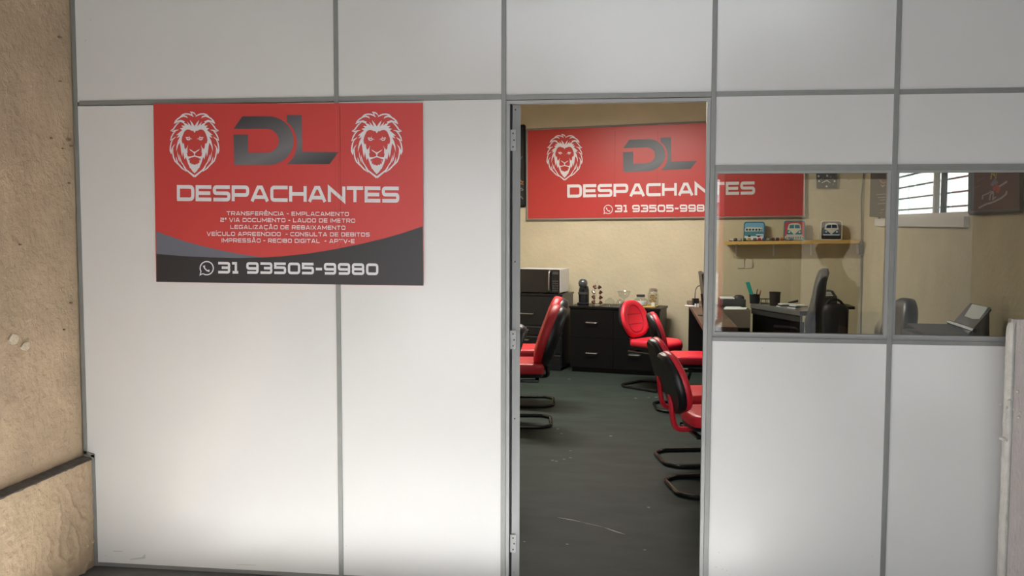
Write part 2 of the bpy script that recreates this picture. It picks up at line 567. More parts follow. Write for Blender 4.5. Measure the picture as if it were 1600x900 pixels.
# left panel has a notch for the thick foot of the wall
lx = XL + 0.004
xn = onY(150.5, 790, 0).x
zn = onY(140, 706, 0).z
zr0, zr1 = ZR - PW, ZR + PW
b = MB()
b.prism([(lx, zn), (lx, zr0), (X1 - PW * .8, zr0), (X1 - PW * .8, 0.015), (xn, 0.015), (xn, zn - .012)],
        lambda u, v, d: Vector((u, d, v)), T_)
b.build('panel', panel_m, pt)
panel(X1, X2, 0.010, ZR)
panel(lx - PW, X1, ZR, CEIL); panel(X1, X2, ZR, CEIL); panel(X2, X3, ZR, CEIL); panel(X3, X4, ZR, CEIL); panel(X4, X5, ZR, CEIL)
panel(X3, X4, ZT - PW, ZR); panel(X4, X5, ZT - PW, ZR)
panel(X3, X4, 0.010, ZS + PW * 1.2); panel(X4, X5, 0.010, ZS + PW * 1.2)
panel(X5, 3.2, 0.0, CEIL)
def post(x, z0=0.0, z1=CEIL, hw=PW):
    b = MB(); b.box(x - hw, x + hw, FY, BY, z0, z1); return b.build('post', alu_m, pt, 0.0015)
for x in (X1, X2, X3, X4, X5):
    post(x)
# edge profile along the left wall: upright, step over the ledge, foot upright
b = MB()
b.box(lx - .014, lx + .003, FY, BY, zn - .010, CEIL)
b.build('post', alu_m, pt)
b = MB(); b.quad_slab([(lx - .014, FY, zn - .012), (xn, FY, zn - .026), (xn, FY, zn - .009), (lx - .014, FY, zn + .006)], (0, 1, 0), BY - FY)
b.build('step_profile', alu_m, pt)
b = MB(); b.box(xn - .017, xn + .001, FY, BY, 0, zn - .012); b.build('post', alu_m, pt)
def rail(x0, x1, z0, z1, y0=-.003, y1=T_ + .003):
    return box('rail', x0 + PW, x1 - PW, y0, y1, z0, z1, alu_m, pt, 0.001)
for a, c, dz in ((lx, X1, .004), (X1, X2, .004), (X2, X3, 0), (X3, X4, 0), (X4, X5, -.002)):
    rail(a, c, zr0 + dz, zr1 + dz)
for a, c in ((lx + .02, X1), (X1, X2), (X3, X4), (X4, X5)):
    rail(a if a != lx + .02 else xn - .02, c, 0.0, 0.018)

# scuffs and screw dots on the panels
scuff_m = mat('scuff', (0.52, 0.51, 0.49), .5)
def scuff(pts):
    b = MB(); b.flat(pts, lambda x, y: onY(x, y, -.0006)); b.build('scuff', scuff_m, pt)
scuff([(176, 860.5), (191, 861), (192, 862.2), (178, 862)]); scuff([(202, 873.5), (222, 870.5), (225.5, 866), (227.5, 867), (227, 873), (204, 874.6)])
scuff([(369, 882), (400, 882.5), (400, 883.5), (370, 883)]); scuff([(139, 869), (140.5, 869), (140.5, 871), (139, 871)])
for (x, y) in ((541, 853), (1363, 870), (1191, 544), (165, 868), (142, 31), (134, 63), (535, 712)):
    scuff([(x + .9 * math.cos(a * PI / 4), y + .9 * math.sin(a * PI / 4)) for a in range(8)])
for (x, y, w_) in ((1117, 886, 3), (1128, 889, 2.2), (1122, 863, 2.4), (1135, 891, 2)):
    scuff([(x, y), (x + w_, y - .4), (x + w_, y + .8), (x, y + 1)])

# --- glazed bays
def glazed_bay(name, x0, x1, label):
    wn = struct(empty(name), label)
    zt0 = ZT - .034
    zs1 = ZS + .018
    box('head_rail', x0 + PW, x1 - PW, -.004, T_ + .004, zt0 + .010, ZT, alu_m, wn, 0.001)
    box('head_bead', x0 + PW, x1 - PW, .004, T_ - .004, zt0, zt0 + .010, alu_light, wn)
    box('sill_rail', x0 + PW, x1 - PW, -.004, T_ + .004, ZS, zs1, alu_m, wn, 0.001)
    box('sill_bead', x0 + PW, x1 - PW, .004, T_ - .004, zs1, zs1 + .020, alu_light, wn)
    box('side_bead', x0 + PW, x0 + PW + .011, .004, T_ - .004, zs1 + .02, zt0, alu_light, wn)
    box('side_bead', x1 - PW - .013, x1 - PW, .004, T_ - .004, zs1 + .02, zt0, alu_light, wn)
    lab(box('glass_pane', x0 + PW + .006, x1 - PW - .006, .016, .020, zs1 + .012, zt0 + .004, pane_glass, wn), 'large clear glass pane')
glazed_bay('window_1', X3, X4, 'square partition window beside the doorway')
glazed_bay('window_2', X4, X5, 'partition window at the right end, above the broken wall stub')

# --- door: frame and leaf swung into the office
d1 = struct(empty('door_1'), 'grey door frame with the white leaf swung open into the office')
dz1 = zr0 - .001
box('jamb', X2 + PW, X2 + PW + .0155, .002, T_ + .01, 0, dz1 - .015, alu_light, d1)
box('jamb', X3 - PW - .0155, X3 - PW - .001, .002, T_ + .01, 0, dz1 - .015, alu_light, d1)
box('head_jamb', X2 + PW, X3 - PW, .002, T_ + .01, dz1 - .0155, dz1 - .002, alu_light, d1)
box('stop_gap', X2 + PW + .0156, X2 + PW + .021, .02, T_ + .008, 0, dz1 - .016, gap_m, d1)
hx = X2 + PW + .021
HG = math.radians(112)
lf = empty('door_leaf', (hx, T_ + .012, 0), 0)
lf.parent = d1
lf.rotation_euler = (0, 0, 0)
Mleaf = Matrix.Rotation(0, 4, 'Z')
ca, sa = math.cos(HG), math.sin(HG)
# leaf goes from the hinge along (cos, sin); its thickness lies to the right so that its edge faces the camera
def LP(a, t, z):
    return Vector((hx + .036 + ca * a - sa * (-t) * 0 + (-sa) * t, T_ + .004 + sa * a + ca * t, z))
lf.location = (0, 0, 0)
b = MB()
b.quad_slab([LP(.004, 0, .012), LP(.80, 0, .012), LP(.80, 0, dz1 - .02), LP(.004, 0, dz1 - .02)], Vector((-sa, ca, 0)), .034)
b.build('leaf_panel', panel_m, lf)
b = MB()
b.quad_slab([LP(0, -.001, .010), LP(.012, -.001, .010), LP(.012, -.001, dz1 - .018), LP(0, -.001, dz1 - .018)], Vector((-sa, ca, 0)), .036)
b.build('edge_profile', alu_light, lf)
def edge_pt(px, py):
    return onY(px, py, T_ - .002)
hy = T_ - .002
for (y0, y1) in ((203, 236), (516, 545), (834, 862)):
    p0 = edge_pt(800, y0); p1 = edge_pt(806.5, y1)
    hg = box('hinge', p0.x - .006, p1.x, hy - .014, hy - .0105, p1.z, p0.z, alu_light, d1)
    for i, t in enumerate((.18, .5, .82)):
        q = edge_pt(802.3 + (1.6 if i == 1 else 0), y0 + (y1 - y0) * t)
        MB().lathe([(.0035, 0), (.0035, .002)], (q.x, hy - .0138, q.z), 10, Matrix.Rotation(PI / 2, 4, 'X')).build('screw', screw_m, hg)
for (px, py) in ((805.3, 171.5), (804.6, 409), (804.3, 654), (802.4, 894)):
    q = edge_pt(px, py)
    MB().lathe([(.0035, 0), (.0035, .003)], (q.x, hy - .0005, q.z), 10, Matrix.Rotation(PI / 2, 4, 'X')).build('screw', screw_m, lf)

# ------------------------------------------------------------------ garage around the camera (seen only as light and reflection; openings invented to shape daylight)
YG = -5.6
cement = mat('grey cement render', (0.17, 0.17, 0.165), 0.9)
gw = struct(empty('wall_gate'), 'unseen street side of the garage, its openings laid out to shape daylight')
xp0 = 0.845; xp1 = 0.885
red_paint = mat('red gate paint', (0.62, 0.06, 0.06), 0.45)
brown_gate = mat('dark steel sheet', (0.055, 0.045, 0.04), 0.6)
box('lintel', XL - .3, 3.5, YG - .2, YG, 2.12, 2.95, cement, gw)
box('added_upper_wall', -2.0, -.7, YG - .2, YG, 2.95, 3.47, cement, gw)  # upper walls frame an invented slot that lands sun before the partition
box('added_upper_wall', .75, 1.9, YG - .2, YG, 2.95, 3.47, cement, gw)
box('added_upper_wall', -2.0, -.85, YG - .2, YG, 3.88, 4.1, cement, gw)  # hung piece added to trim the sun patch on the left
box('roof_beam', -2.0, 1.9, YG - .15, YG - .05, 3.37, 3.47, brown_gate, gw)
box('added_upper_wall', XL - .3, -2.0, YG - .2, YG, 2.95, 4.1, cement, gw)
box('added_upper_wall', 1.9, 3.5, YG - .2, YG, 2.95, 4.1, cement, gw)
box('added_sun_screen', XL - .3, 3.7, -8.7, YG - .2, 2.2, 2.26, brown_gate, gw)  # unseen cover added to keep sun from entering through the gateway
box('gate_post', xp0, xp1, YG - .15, YG - .02, 0, 2.12, brown_gate, gw)
box('gate_sheet', xp1, 1.56, YG - .14, YG - .1, 0, 2.12, brown_gate, gw)
box('pier', 1.52, 1.60, YG - .2, YG, 0, 2.12, plaster_out, gw)
struct(box('wall_right_garage', 3.2, 3.5, YG, -.006, 0, 4.3, cement), 'beige garage wall on the right, out of view')
roof_m = mat('fibre cement roof sheet', (0.13, 0.13, 0.13), 0.85)
rf = struct(empty('roof'), 'grey fibre cement garage roof')
b = MB(); b.quad_slab([(XL - .3, YG - .25, 4.2), (3.5, YG - .25, 4.2), (3.5, .3, CEIL + .12), (XL - .3, .3, CEIL + .12)], (0, 0, 1), .05)
b.build('roof_sheet', roof_m, rf)
for yy in (-1.5, -3.2, -4.8):
    z = CEIL + .12 + (4.2 - CEIL - .12) * (.3 - yy) / (.3 - YG + .25)
    box('purlin', XL, 3.2, yy - .06, yy + .06, z - .16, z - .005, brown_gate, rf)
b = MB(); b.box(XL - .3, XL, YG - .2, 0, CEIL, 4.3); b.build('gable', cement, rf)
street_m = mat('street paving', (0.11, 0.108, 0.104), 0.85, var=.15, vscale=2)
struct(box('street', -30, 30, -40, -5.8, -.12, -.02, street_m), 'sunlit street beyond the gateway')
struct(box('yard', 3.0, 30, -5.8, 40, -.12, -.02, street_m), 'sunlit yard beyond the barred window')
bd = empty('building', (0, -32, 0))
rp = tag(empty('street_pole', (1.353, -12.0, -.02)), 'red painted street pole mirrored at the left edge of the first pane', 'pole')
MB().lathe([(.042, 0), (.042, 3.2), (.038, 3.25)], n=14).build('shaft', red_paint, rp, smooth=True)
MB().lathe([(.09, 0), (.09, .02), (.06, .05)], n=14).build('base_plate', brown_gate, rp)
cream_wall = mat('cream street wall paint', (0.40, 0.34, 0.25), 0.85)
struct(box('wall_street_dimmer', 4.62, 14, -14.7, -14.4, -.02, 3.2, cement), 'dark wall added to dim the mirror image in the second pane')  # added so the second pane mirrors less light
struct(box('wall_street', 2.95, 4.62, -14.6, -14.3, -.02, 3.2, cream_wall), 'beige boundary wall outside the gateway, mirrored in the window')
fac = mat('white facade paint', (0.82, 0.80, 0.76), 0.8)
peach = mat('peach facade paint', (0.72, 0.42, 0.26), 0.8)
box('wall', -14, 14, -.3, 0, -.05, 2.4, fac, bd)
box('plinth', -14, 14, 0, .06, 0, .8, peach, bd)
for k in range(5):
    x = -9 + k * 4.2
    sh = box('shutter', x, x + 2.6, .0, .05, .1, 2.2, silver_m, bd)
    for j in range(9):
        box('slat', x + .02, x + 2.58, .05, .065, .2 + j * .22, .26 + j * .22, mid_grey, sh)
tag(bd, 'white street building with roller shutters mirrored at the edge of the window', 'building')
nb = empty('neighbour_wall', (5.4, 3.4, 0))
box('wall', 0, .2, -5.5, 20, 0, 3.0, fac, nb)
orange = mat('orange painted strip', (0.75, 0.30, 0.16), 0.8)
for k, yy in enumerate((-1.9, 2.6, 5.2, 6.3, 8.5)):
    box('pilaster', -.05, 0, yy, yy + .22, 0, 3.0, orange, nb)
box('coping', -.06, .26, -5.5, 20, 2.9, 3.02, fac, nb)
tag(nb, 'sunlit white neighbouring wall with orange pilasters outside the barred window', 'wall')

# ================================================================== LETTERING (stroke alphabet, wide squared capitals)
TH = 0.20
def _glyphs():
    G = {}
    t = TH; h = t / 2
    def g(ch, w, *strokes):
        G[ch] = (w, strokes)
    W = 1.30; L = h; R = W - h; T = 1 - h; Bm = h; M = .5
    g('A', 1.38, [(.10, 0, 0), (.56, T, 0), (.82, T, 0), (1.28, 0, 0)], [(.30, .27, 0), (1.08, .27, 0)])
    g('B', W, [(L, Bm, 0), (L, T, 0), (R - .02, T, .14), (R - .02, M, .14), (L, M, 0)], [(L, M, 0), (R, M, .14), (R, Bm, .14), (L, Bm, 0)])
    g('C', W, [(W, T, 0), (L, T, .18), (L, Bm, .18), (W, Bm, 0)])
    g('D', W, [(L, Bm, 0), (L, T, 0), (R, T, .24), (R, Bm, .24), (L - h, Bm, 0)])
    g('E', 1.18, [(1.18, T, 0), (L, T, 0), (L, Bm, 0), (1.18, Bm, 0)], [(L, M, 0), (1.10, M, 0)])
    g('F', 1.15, [(1.15, T, 0), (L, T, 0), (L, 0, 0)], [(L, M - .05, 0), (1.05, M - .05, 0)])
    g('G', W, [(W, T, 0), (L, T, .18), (L, Bm, .18), (R, Bm, .12), (R, .46, 0), (.70, .46, 0)])
    g('H', W, [(L, 0, 0), (L, 1, 0)], [(R, 0, 0), (R, 1, 0)], [(L, M, 0), (R, M, 0)])
    g('I', .20, [(h, 0, 0), (h, 1, 0)])
    g('L', 1.10, [(L, 1, 0), (L, Bm, 0), (1.10, Bm, 0)])
    g('M', 1.55, [(L, 0, 0), (L, T, 0), (.775, .25, 0), (1.45, T, 0), (1.45, 0, 0)])
    g('N', W, [(L, 0, 0), (L, T, 0), (R, Bm, 0), (R, 1, 0)])
    g('O', W, [(W / 2, T, 0), (R, T, .2), (R, Bm, .2), (L, Bm, .2), (L, T, .2), (W / 2 - .001, T, 0)])
    g('P', W, [(L, 0, 0), (L, T, 0), (R, T, .18), (R, .40, .18), (L, .40, 0)])
    g('R', W, [(L, 0, 0), (L, T, 0), (R, T, .18), (R, .40, .18), (L, .40, 0)], [(.70, .40, 0), (1.16, 0, 0)])
    g('S', W, [(W - .03, T, 0), (L, T, .16), (L, M, .16), (R, M, .16), (R, Bm, .16), (0.02, Bm, 0)])
    g('T', 1.24, [(0, T, 0), (1.24, T, 0)], [(.62, 0, 0), (.62, T, 0)])
    g('U', W, [(L, 1, 0), (L, Bm, .2), (R, Bm, .2), (R, 1, 0)])
    g('V', 1.36, [(.10, 1, 0), (.62, .06, 0), (.74, .06, 0), (1.26, 1, 0)])
    g('X', 1.32, [(.12, 0, 0), (1.20, 1, 0)], [(.12, 1, 0), (1.20, 0, 0)])
    g('Z', 1.22, [(0, T, 0), (1.06, T, 0), (.16, Bm, 0), (1.22, Bm, 0)])
    g('Q', W, *G['O'][1])
    g('0', 1.20, [(.6, T, 0), (1.1, T, .2), (1.1, Bm, .2), (L, Bm, .2), (L, T, .2), (.599, T, 0)])
    g('1', .62, [(0, T, 0), (.38, T, .0), (.38, 0, 0)], [(.05, h, 0), (.62, h, 0)])
    g('2', 1.18, [(0.03, T, 0), (1.08, T, .16), (1.08, .54, .16), (L, .44, .1), (L, Bm, 0), (1.18, Bm, 0)])
    g('3', 1.18, [(0, T, 0), (1.08, T, .16), (1.08, M, .12), (.35, M, 0)], [(.35, M, 0), (1.08, M, .12), (1.08, Bm, .16), (0, Bm, 0)])
    g('4', 1.2, [(.85, 0, 0), (.85, 1, 0)], [(.8, T, 0), (.1, .32, 0), (1.2, .32, 0)])
    g('5', 1.18, [(1.15, T, 0), (L, T, 0), (L, .56, 0), (1.08, .56, .16), (1.08, Bm, .16), (0, Bm, 0)])
    g('8', 1.22, [(.6, T, 0), (1.10, T, .16), (1.10, M, .12), (L, M, .12), (L, T, .16), (.599, T, 0)],
      [(.6, M, 0), (1.12, M, .12), (1.12, Bm, .16), (L, Bm, .16), (L, M, .12), (.599, M, 0)])
    g('9', 1.20, [(1.1, M - .04, 0), (L, M - .04, .16), (L, T, .16), (1.1, T, .16), (1.1, Bm, .16), (.08, Bm, 0)])
    g('-', .62, [(0, .47, 0), (.62, .47, 0)])
    g(' ', .42)
    g('a', .45, [(.4, .95, 0), (.1, .95, .08), (.1, .65, .08), (.4, .65, 0)], [(.4, 1.0, 0), (.4, .58, 0)])
    return G
GL = _glyphs()
ACC = {'Ê': ('E', [[(.35, 1.14, 0), (.59, 1.30, 0), (.83, 1.14, 0)]]), 'Ã': ('A', [[(.42, 1.15, 0), (.60, 1.24, 0), (.78, 1.15, 0), (.96, 1.24, 0)]]),
       'Í': ('I', [[(.06, 1.12, 0), (.22, 1.34, 0)]]), 'Ç': ('C', [[(.65, -.02, 0), (.72, -.2, 0), (.52, -.2, 0)]])}
def _round2(st):
    P = [(Vector((a[0], a[1])), a[2]) for a in st]
    out = [P[0][0]]
    for i in range(1, len(P) - 1):
        p, r = P[i]
        if r <= 0:
            out.append(p); continue
        a, c = P[i - 1][0], P[i + 1][0]
        r2 = min(r, (a - p).length * .49, (c - p).length * .49)
        p0 = p + (a - p).normalized() * r2; p1 = p + (c - p).normalized() * r2
        for k in range(4):
            s = k / 3
            out.append(p0 * (1 - s) ** 2 + p * 2 * s * (1 - s) + p1 * s * s)
    out.append(P[-1][0])
    return out
def ribbon(b, pts, th, fn):
    """flat ribbon with mitred joints; th is a number or a list of half-width*2 per point"""
    P = [Vector((a[0], a[1])) for a in pts]
    k = len(P)
    vs = []
    for i in range(k):
        w_ = (th[i] if isinstance(th, (list, tuple)) else th) / 2
        d0 = (P[i] - P[i - 1]).normalized() if i > 0 else None
        d1_ = (P[i + 1] - P[i]).normalized() if i < k - 1 else None
        d0 = d0 or d1_; d1_ = d1_ or d0
        n0 = Vector((-d0.y, d0.x)); n1 = Vector((-d1_.y, d1_.x))
        n = n0 + n1
        if n.length < 1e-5:
            n = n0
        n.normalize()
        c = max(.38, n.dot(n0))
        n = n * (w_ / c)
        vs += [fn(*(P[i] - n)), fn(*(P[i] + n))]
    b.add(vs, [(2 * i, 2 * i + 2, 2 * i + 3, 2 * i + 1) for i in range(k - 1)])
def text_mesh(b, s, fn, gap=.20, th=None, seg=None):
    """fn(u, v): u 0..1 along the line, v 0..1 cap height; seg = (from, to) letters only"""
    adv = 0
    items = []
    for ch in s:
        base, extra = (ACC[ch] if ch in ACC else (ch, []))
        w_, st = GL[base]
        items.append((adv, list(st) + extra))
        adv += w_ + gap
    tot = adv - gap
    for x0, sts in (items[seg[0]:seg[1]] if seg else items):
        for st in sts:
            ribbon(b, _round2(st), th or TH, lambda u, v, x0=x0: fn((x0 + u) / tot, v))

# --- drawings traced in a 900 x 900 square around the lion
LION_MASS = [(441, 325), (425, 300), (405, 300), (385, 288), (360, 284), (338, 290), (318, 308), (303, 340), (290, 375), (284, 410), (290, 440),
             (303, 455), (312, 445), (318, 500), (330, 520), (345, 497), (347, 545), (352, 580), (358, 605), (400, 603), (441, 590),
             (441, 605), (400, 618), (366, 632), (375, 660), (390, 690), (398, 678), (408, 700), (420, 690), (432, 702), (441, 700), (441, 803),
             (415, 778), (385, 735), (362, 690), (345, 640), (335, 610), (322, 640), (312, 600), (300, 545), (292, 610), (280, 560), (272, 500),
             (262, 440), (240, 475), (220, 548), (222, 480), (238, 420), (262, 370), (222, 385), (250, 350), (218, 352), (250, 325), (290, 292),
             (262, 272), (305, 262), (280, 238), (325, 240), (300, 202), (340, 215), (370, 235), (352, 190), (385, 225), (408, 250), (385, 172),
             (415, 205), (441, 245)]
LION_STROKES = [  # centre line + widths, left half
    [(430, 132, 4), (405, 116, 15), (370, 102, 17), (330, 100, 17), (296, 110, 16), (266, 131, 3)],
    [(266, 131, 3), (310, 124, 18), (345, 136, 16), (358, 152, 2)],
    [(312, 126, 10), (270, 138, 17), (238, 158, 17), (212, 184, 17), (190, 217, 3)],
    [(190, 217, 3), (230, 192, 20), (275, 184, 24), (318, 200, 26)],
    [(255, 200, 6), (222, 226, 16), (200, 256, 16), (182, 282, 15), (146, 299, 2)],
    [(146, 299, 2), (180, 306, 15), (212, 296, 16), (248, 288, 3)],
    [(215, 298, 8), (184, 330, 15), (162, 370, 16), (144, 418, 3)],
    [(144, 418, 3), (170, 402, 15), (192, 388, 13), (214, 370, 2)],
    [(180, 398, 6), (158, 440, 15), (148, 490, 17), (147, 535, 17), (158, 578, 3)],
    [(158, 578, 3), (164, 530, 16), (180, 490, 12), (205, 456, 2)],
    [(178, 500, 3), (176, 560, 15), (186, 615, 16), (204, 658, 17), (240, 702, 4)],
    [(240, 702, 4), (228, 660, 16), (220, 630, 10), (217, 606, 2)],
    [(222, 660, 8), (250, 700, 16), (290, 744, 17), (342, 784, 3)],
    [(342, 784, 3), (322, 740, 18), (308, 712, 12), (300, 686, 2)],
    [(258, 580, 2), (264, 625, 12), (280, 670, 13), (310, 712, 10), (340, 752, 3)],
    [(318, 738, 6), (352, 772, 17), (395, 806, 20), (441, 842, 26)],
    [(232, 545, 2), (240, 590, 10), (252, 640, 10), (262, 668, 2)],
    [(330, 378, 3), (352, 380, 12), (384, 384, 9)],
    [(340, 388, 8), (356, 404, 14), (378, 406, 12), (390, 394, 6)],
    [(376, 360, 2), (378, 384, 8), (412, 398, 3)],
    [(378, 516, 3), (398, 532, 11), (424, 548, 12), (441, 570, 11)],
    [(441, 545, 12), (441, 598, 12)],
    [(340, 602, 4), (380, 612, 12), (412, 606, 13), (441, 597, 13)],
    [(362, 470, 2), (350, 510, 8), (352, 560, 8)],
    [(385, 640, 2), (372, 690, 9), (384, 740, 4)],
]
LION_TUFT = [[(384, 74, 2), (412, 80, 15), (438, 92, 14), (462, 122, 3)], [(384, 74, 2), (405, 92, 12), (412, 118, 12), (420, 134, 3)]]
def lion(b, fn):
    """fn(x, y) maps the 900 square"""
    for mir in (False, True):
        g = (lambda x, y: fn(882 - x, y)) if mir else fn
        b.flat(LION_MASS, g)
        for st in LION_STROKES:
            ribbon(b, [a[:2] for a in st], [a[2] for a in st], g)
    for st in LION_TUFT:
        ribbon(b, [a[:2] for a in st], [a[2] for a in st], fn)
def _arc(p, c, r0, r1, a0, a1, n=12):
    return [(c[0] + r0 * math.cos(a0 + (a1 - a0) * i / n), c[1] + r1 * math.sin(a0 + (a1 - a0) * i / n)) for i in range(n + 1)]
MONO_D = ([(122, 298), (235, 138)] + _arc(0, (570, 449), 320, 311, -PI / 2, PI / 2, 20) + [(130, 760), (122, 372), (308, 372), (308, 603)]
          + _arc(0, (545, 450), 157, 153, PI / 2, -PI / 2, 14))
MONO_L = [(803, 122), (993, 122), (1000, 590), (1465, 595), (1350, 748), (805, 748), (868, 688), (905, 622), (928, 545), (933, 470), (922, 390), (893, 312),
          (850, 248), (803, 205)]
def icon(b, fn):
    """chat bubble ring with a handset; unit circle coordinates, y down"""
    ring = [(math.cos(a), math.sin(a)) for a in [2.62 + 2 * PI * 0.93 * i / 30 for i in range(31)]]
    ribbon(b, ring, .17, fn)
    ribbon(b, [ring[0], (-1.0, 1.02), ring[-1]], .15, fn)
    ribbon(b, [(-.42, -.40), (-.34, -.02), (-.02, .34), (.42, .42)], [.34, .17, .17, .34], fn)

def art_object(name, fill, material, parent):
    b = MB()
    cuts = []
    raw_add = b.add
    def counted(vs, fs):
        cuts.append(len(b.v))
        return raw_add(vs, fs)
    b.add = counted
    fill(b)
    # strokes that cross must not share a plane: lift each a hair above the one before
    f = b.f[0]
    n = (b.v[f[1]] - b.v[f[0]]).cross(b.v[f[2]] - b.v[f[0]]).normalized()
    if n.dot(CAM - b.v[f[0]]) < 0:
        n = -n
    cuts.append(len(b.v))
    for k in range(len(cuts) - 1):
        for i in range(cuts[k], cuts[k + 1]):
            b.v[i] = b.v[i] + n * ((k % 12) * 2.5e-5)
    return b.build(name, material, parent)

# ================================================================== SIGN ON THE PARTITION
SY = -0.009
def s1map(px, py, lift=0.0):
    return onY(px, py, SY - lift)
sgn = empty('business_sign', s1map(245, 440)); sgn.location = (0, 0, 0)
tag(sgn, 'red business sign with two lion heads, fixed on the white partition panels', 'sign')
c = [s1map(239.5, 162), s1map(660.5, 161), s1map(661.5, 446.5), s1map(244, 440.5)]
b = MB(); b.quad_slab(c, (0, 1, 0), -SY - .0052); b.build('sheet', red_print, sgn)
def crop1(x, y):
    return 230 + x / 3.0, 150 + y / 3.0
def f1(lift):
    return lambda x, y: s1map(*crop1(x, y), lift)
lab(art_object('grey_swoosh', lambda b: b.flat([(41, 634), (100, 655), (180, 682), (260, 704), (340, 722), (430, 740), (545, 757), (430, 770), (250, 770), (44, 742)], f1(.0004)), grey_print, sgn), 'slate grey swoosh')
lab(art_object('black_band', lambda b: b.flat([(43, 740), (160, 750), (300, 757), (430, 760), (545, 757), (640, 751), (760, 738), (880, 718), (1000, 694), (1110, 668), (1200, 642), (1291, 611), (1294.5, 889), (44, 871.5)], f1(.0007)), black_print, sgn), 'charcoal band along the foot of the sign')
def line1(s, x0, y0, x1, y1, hgt, lift=.001, gap=.2, th=None, seg=None):
    """baseline from (x0, y0) to (x1, y1) in crop pixels, cap height hgt"""
    fn = f1(lift)
    return lambda b: text_mesh(b, s, lambda u, v: fn(x0 + (x1 - x0) * u, y0 + (y1 - y0) * u - v * hgt), gap, th, seg)
lab(art_object('headline_lettering', line1('DESPACHANTES', 140, 491, 1181, 499, 73, gap=.13, th=.235), white_print, sgn), 'white word DESPACHANTES')
for s, x0, x1, yb, hg in (('TRANSFERÊNCIA - EMPLACAMENTO', 372, 945, 560, 19), ('2a VIA DOCUMENTO - LAUDO DE IMETRO', 343, 975, 591, 19),
                          ('LEGALIZAÇÃO DE REBAIXAMENTO', 390, 929, 624, 19), ('VEÍCULO APREENDIDO  - CONSULTA DE DEBITOS', 279, 1043, 656, 19),
                          ('IMPRESSÃO - RECIBO DIGITAL  - APTV-E', 349, 972, 687, 19)):
    cut = s.find('  ')
    for seg in (((0, len(s)),) if cut < 0 else ((0, cut), (cut + 2, len(s)))):
        art_object('service_text', line1(s, x0, yb - 1, x1, yb + 3, hg, gap=.26, th=.19, seg=seg), white_print, sgn)
for nm_, seg in (('area_code', (0, 2)), ('phone_number', (3, 13))):
    art_object(nm_, line1('31 93505-9980', 333, 831, 1083, 839, 53, .0013, .2, .23, seg), white_print, sgn)
art_object('phone_icon', lambda b: icon(b, lambda x, y: f1(.0013)(279 + 31 * x, 807 + 31 * y)), white_print, sgn)
lab(art_object('lion_emblem', lambda b: lion(b, lambda x, y: s1map(304 + (x - 441) / 7.5 * .965, 165 + (y - 2) / 7.5 * .99, .001)), white_print, sgn), 'white lion head left of the monogram')
lab(art_object('lion_emblem', lambda b: lion(b, lambda x, y: s1map(530 + x / 7.5, 165 + y / 7.5, .001)), white_print, sgn), 'white lion head right of the monogram')
def crop3(x, y):
    return 350 + x / 8.184, 165 + y / 8.184
p0 = s1map(*crop3(125, 122)); p1 = s1map(*crop3(1465, 760))
ax = Vector((0.35, 0, -0.94))
mono_m = gradient_mat('graphite print gradient', (0.018, 0.016, 0.018), (0.155, 0.150, 0.162), ax, ax.dot(p0) - .02, ax.dot(p1) - .01)
lab(art_object('monogram', lambda b: (b.flat(MONO_D, lambda x, y: s1map(*crop3(x, y), .001)), b.flat(MONO_L, lambda x, y: s1map(*crop3(x, y), .001))), mono_m, sgn), 'graphite letters DL')
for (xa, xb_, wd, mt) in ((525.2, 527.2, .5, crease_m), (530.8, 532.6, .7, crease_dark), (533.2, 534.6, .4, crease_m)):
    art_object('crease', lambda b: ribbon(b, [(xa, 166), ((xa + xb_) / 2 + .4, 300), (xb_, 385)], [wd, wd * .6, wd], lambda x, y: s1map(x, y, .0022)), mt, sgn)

# ================================================================== BANNER ON THE BACK WALL
bn = tag(empty('wall_banner'), 'long red banner with one lion head in a thin grey frame on the back wall', 'sign')
bn['label'] = 'long red framed banner high on the back wall of the office'
BQ = [(823, 202.5), (1257.5, 184), (1257.5, 338.5), (823.5, 343)]
def b2(px, py, lift=0.0):
    return onB(px, py, .022 + lift)
b = MB(); b.quad_slab([b2(*p) for p in BQ], -NB, .018); b.build('sheet', red_print, bn)
frm = mat('dull grey frame strip', (0.30, 0.29, 0.26), 0.5, .3)
for i in range(4):
    p, q = BQ[i], BQ[(i + 1) % 4]
    b = MB(); b.tube([b2(*p, .002), b2(*q, .002)], .012, 6); b.build('frame_strip', frm, bn)
def art2(name, fill, m_, label=None):
    o = art_object(name, fill, m_, bn)
    if label:
        lab(o, label)
    return o
def crop2(x, y):
    return 790 + x / 4.5, 150 + y / 4.5
LW, LH = (735 - 145), (845 - 72)
art2('lion_emblem', lambda b: lion(b, lambda x, y: b2(854.6 + (x - 145) / LW * 55, 209.5 + (y - 72) / LH * 72, .002)), white_print, 'white lion head')
def lineB(s, x0, y0, x1, y1, hgt, gap, th, seg=None):
    return lambda b: text_mesh(b, s, lambda u, v: b2(x0 + (x1 - x0) * u, y0 + (y1 - y0) * u - v * hgt, .002), gap, th, seg)
art2('headline_lettering', lineB('DESPACHANTES', 886.5, 308.5, 1179.5, 303.5, 19.7, .13, .235), white_print, 'white word DESPACHANTES')
for nm_, seg in (('area_code', (0, 2)), ('phone_number', (3, 13))):
    art2(nm_, lineB('31 93505-9980', 961, 331.5, 1114, 330.5, 11, .2, .23, seg), white_print)
art2('phone_icon', lambda b: icon(b, lambda x, y: b2(950.3 + 6.6 * x, 327.2 + 6.6 * y, .002)), white_print)
q0 = b2(974, 214); q1 = b2(1089, 270)
ax2 = Vector((0.35, -.07, -0.94))
mono2 = gradient_mat('graphite banner gradient', (0.03, 0.034, 0.04), (0.125, 0.13, 0.15), ax2, ax2.dot(q0) - .05, ax2.dot(q1))
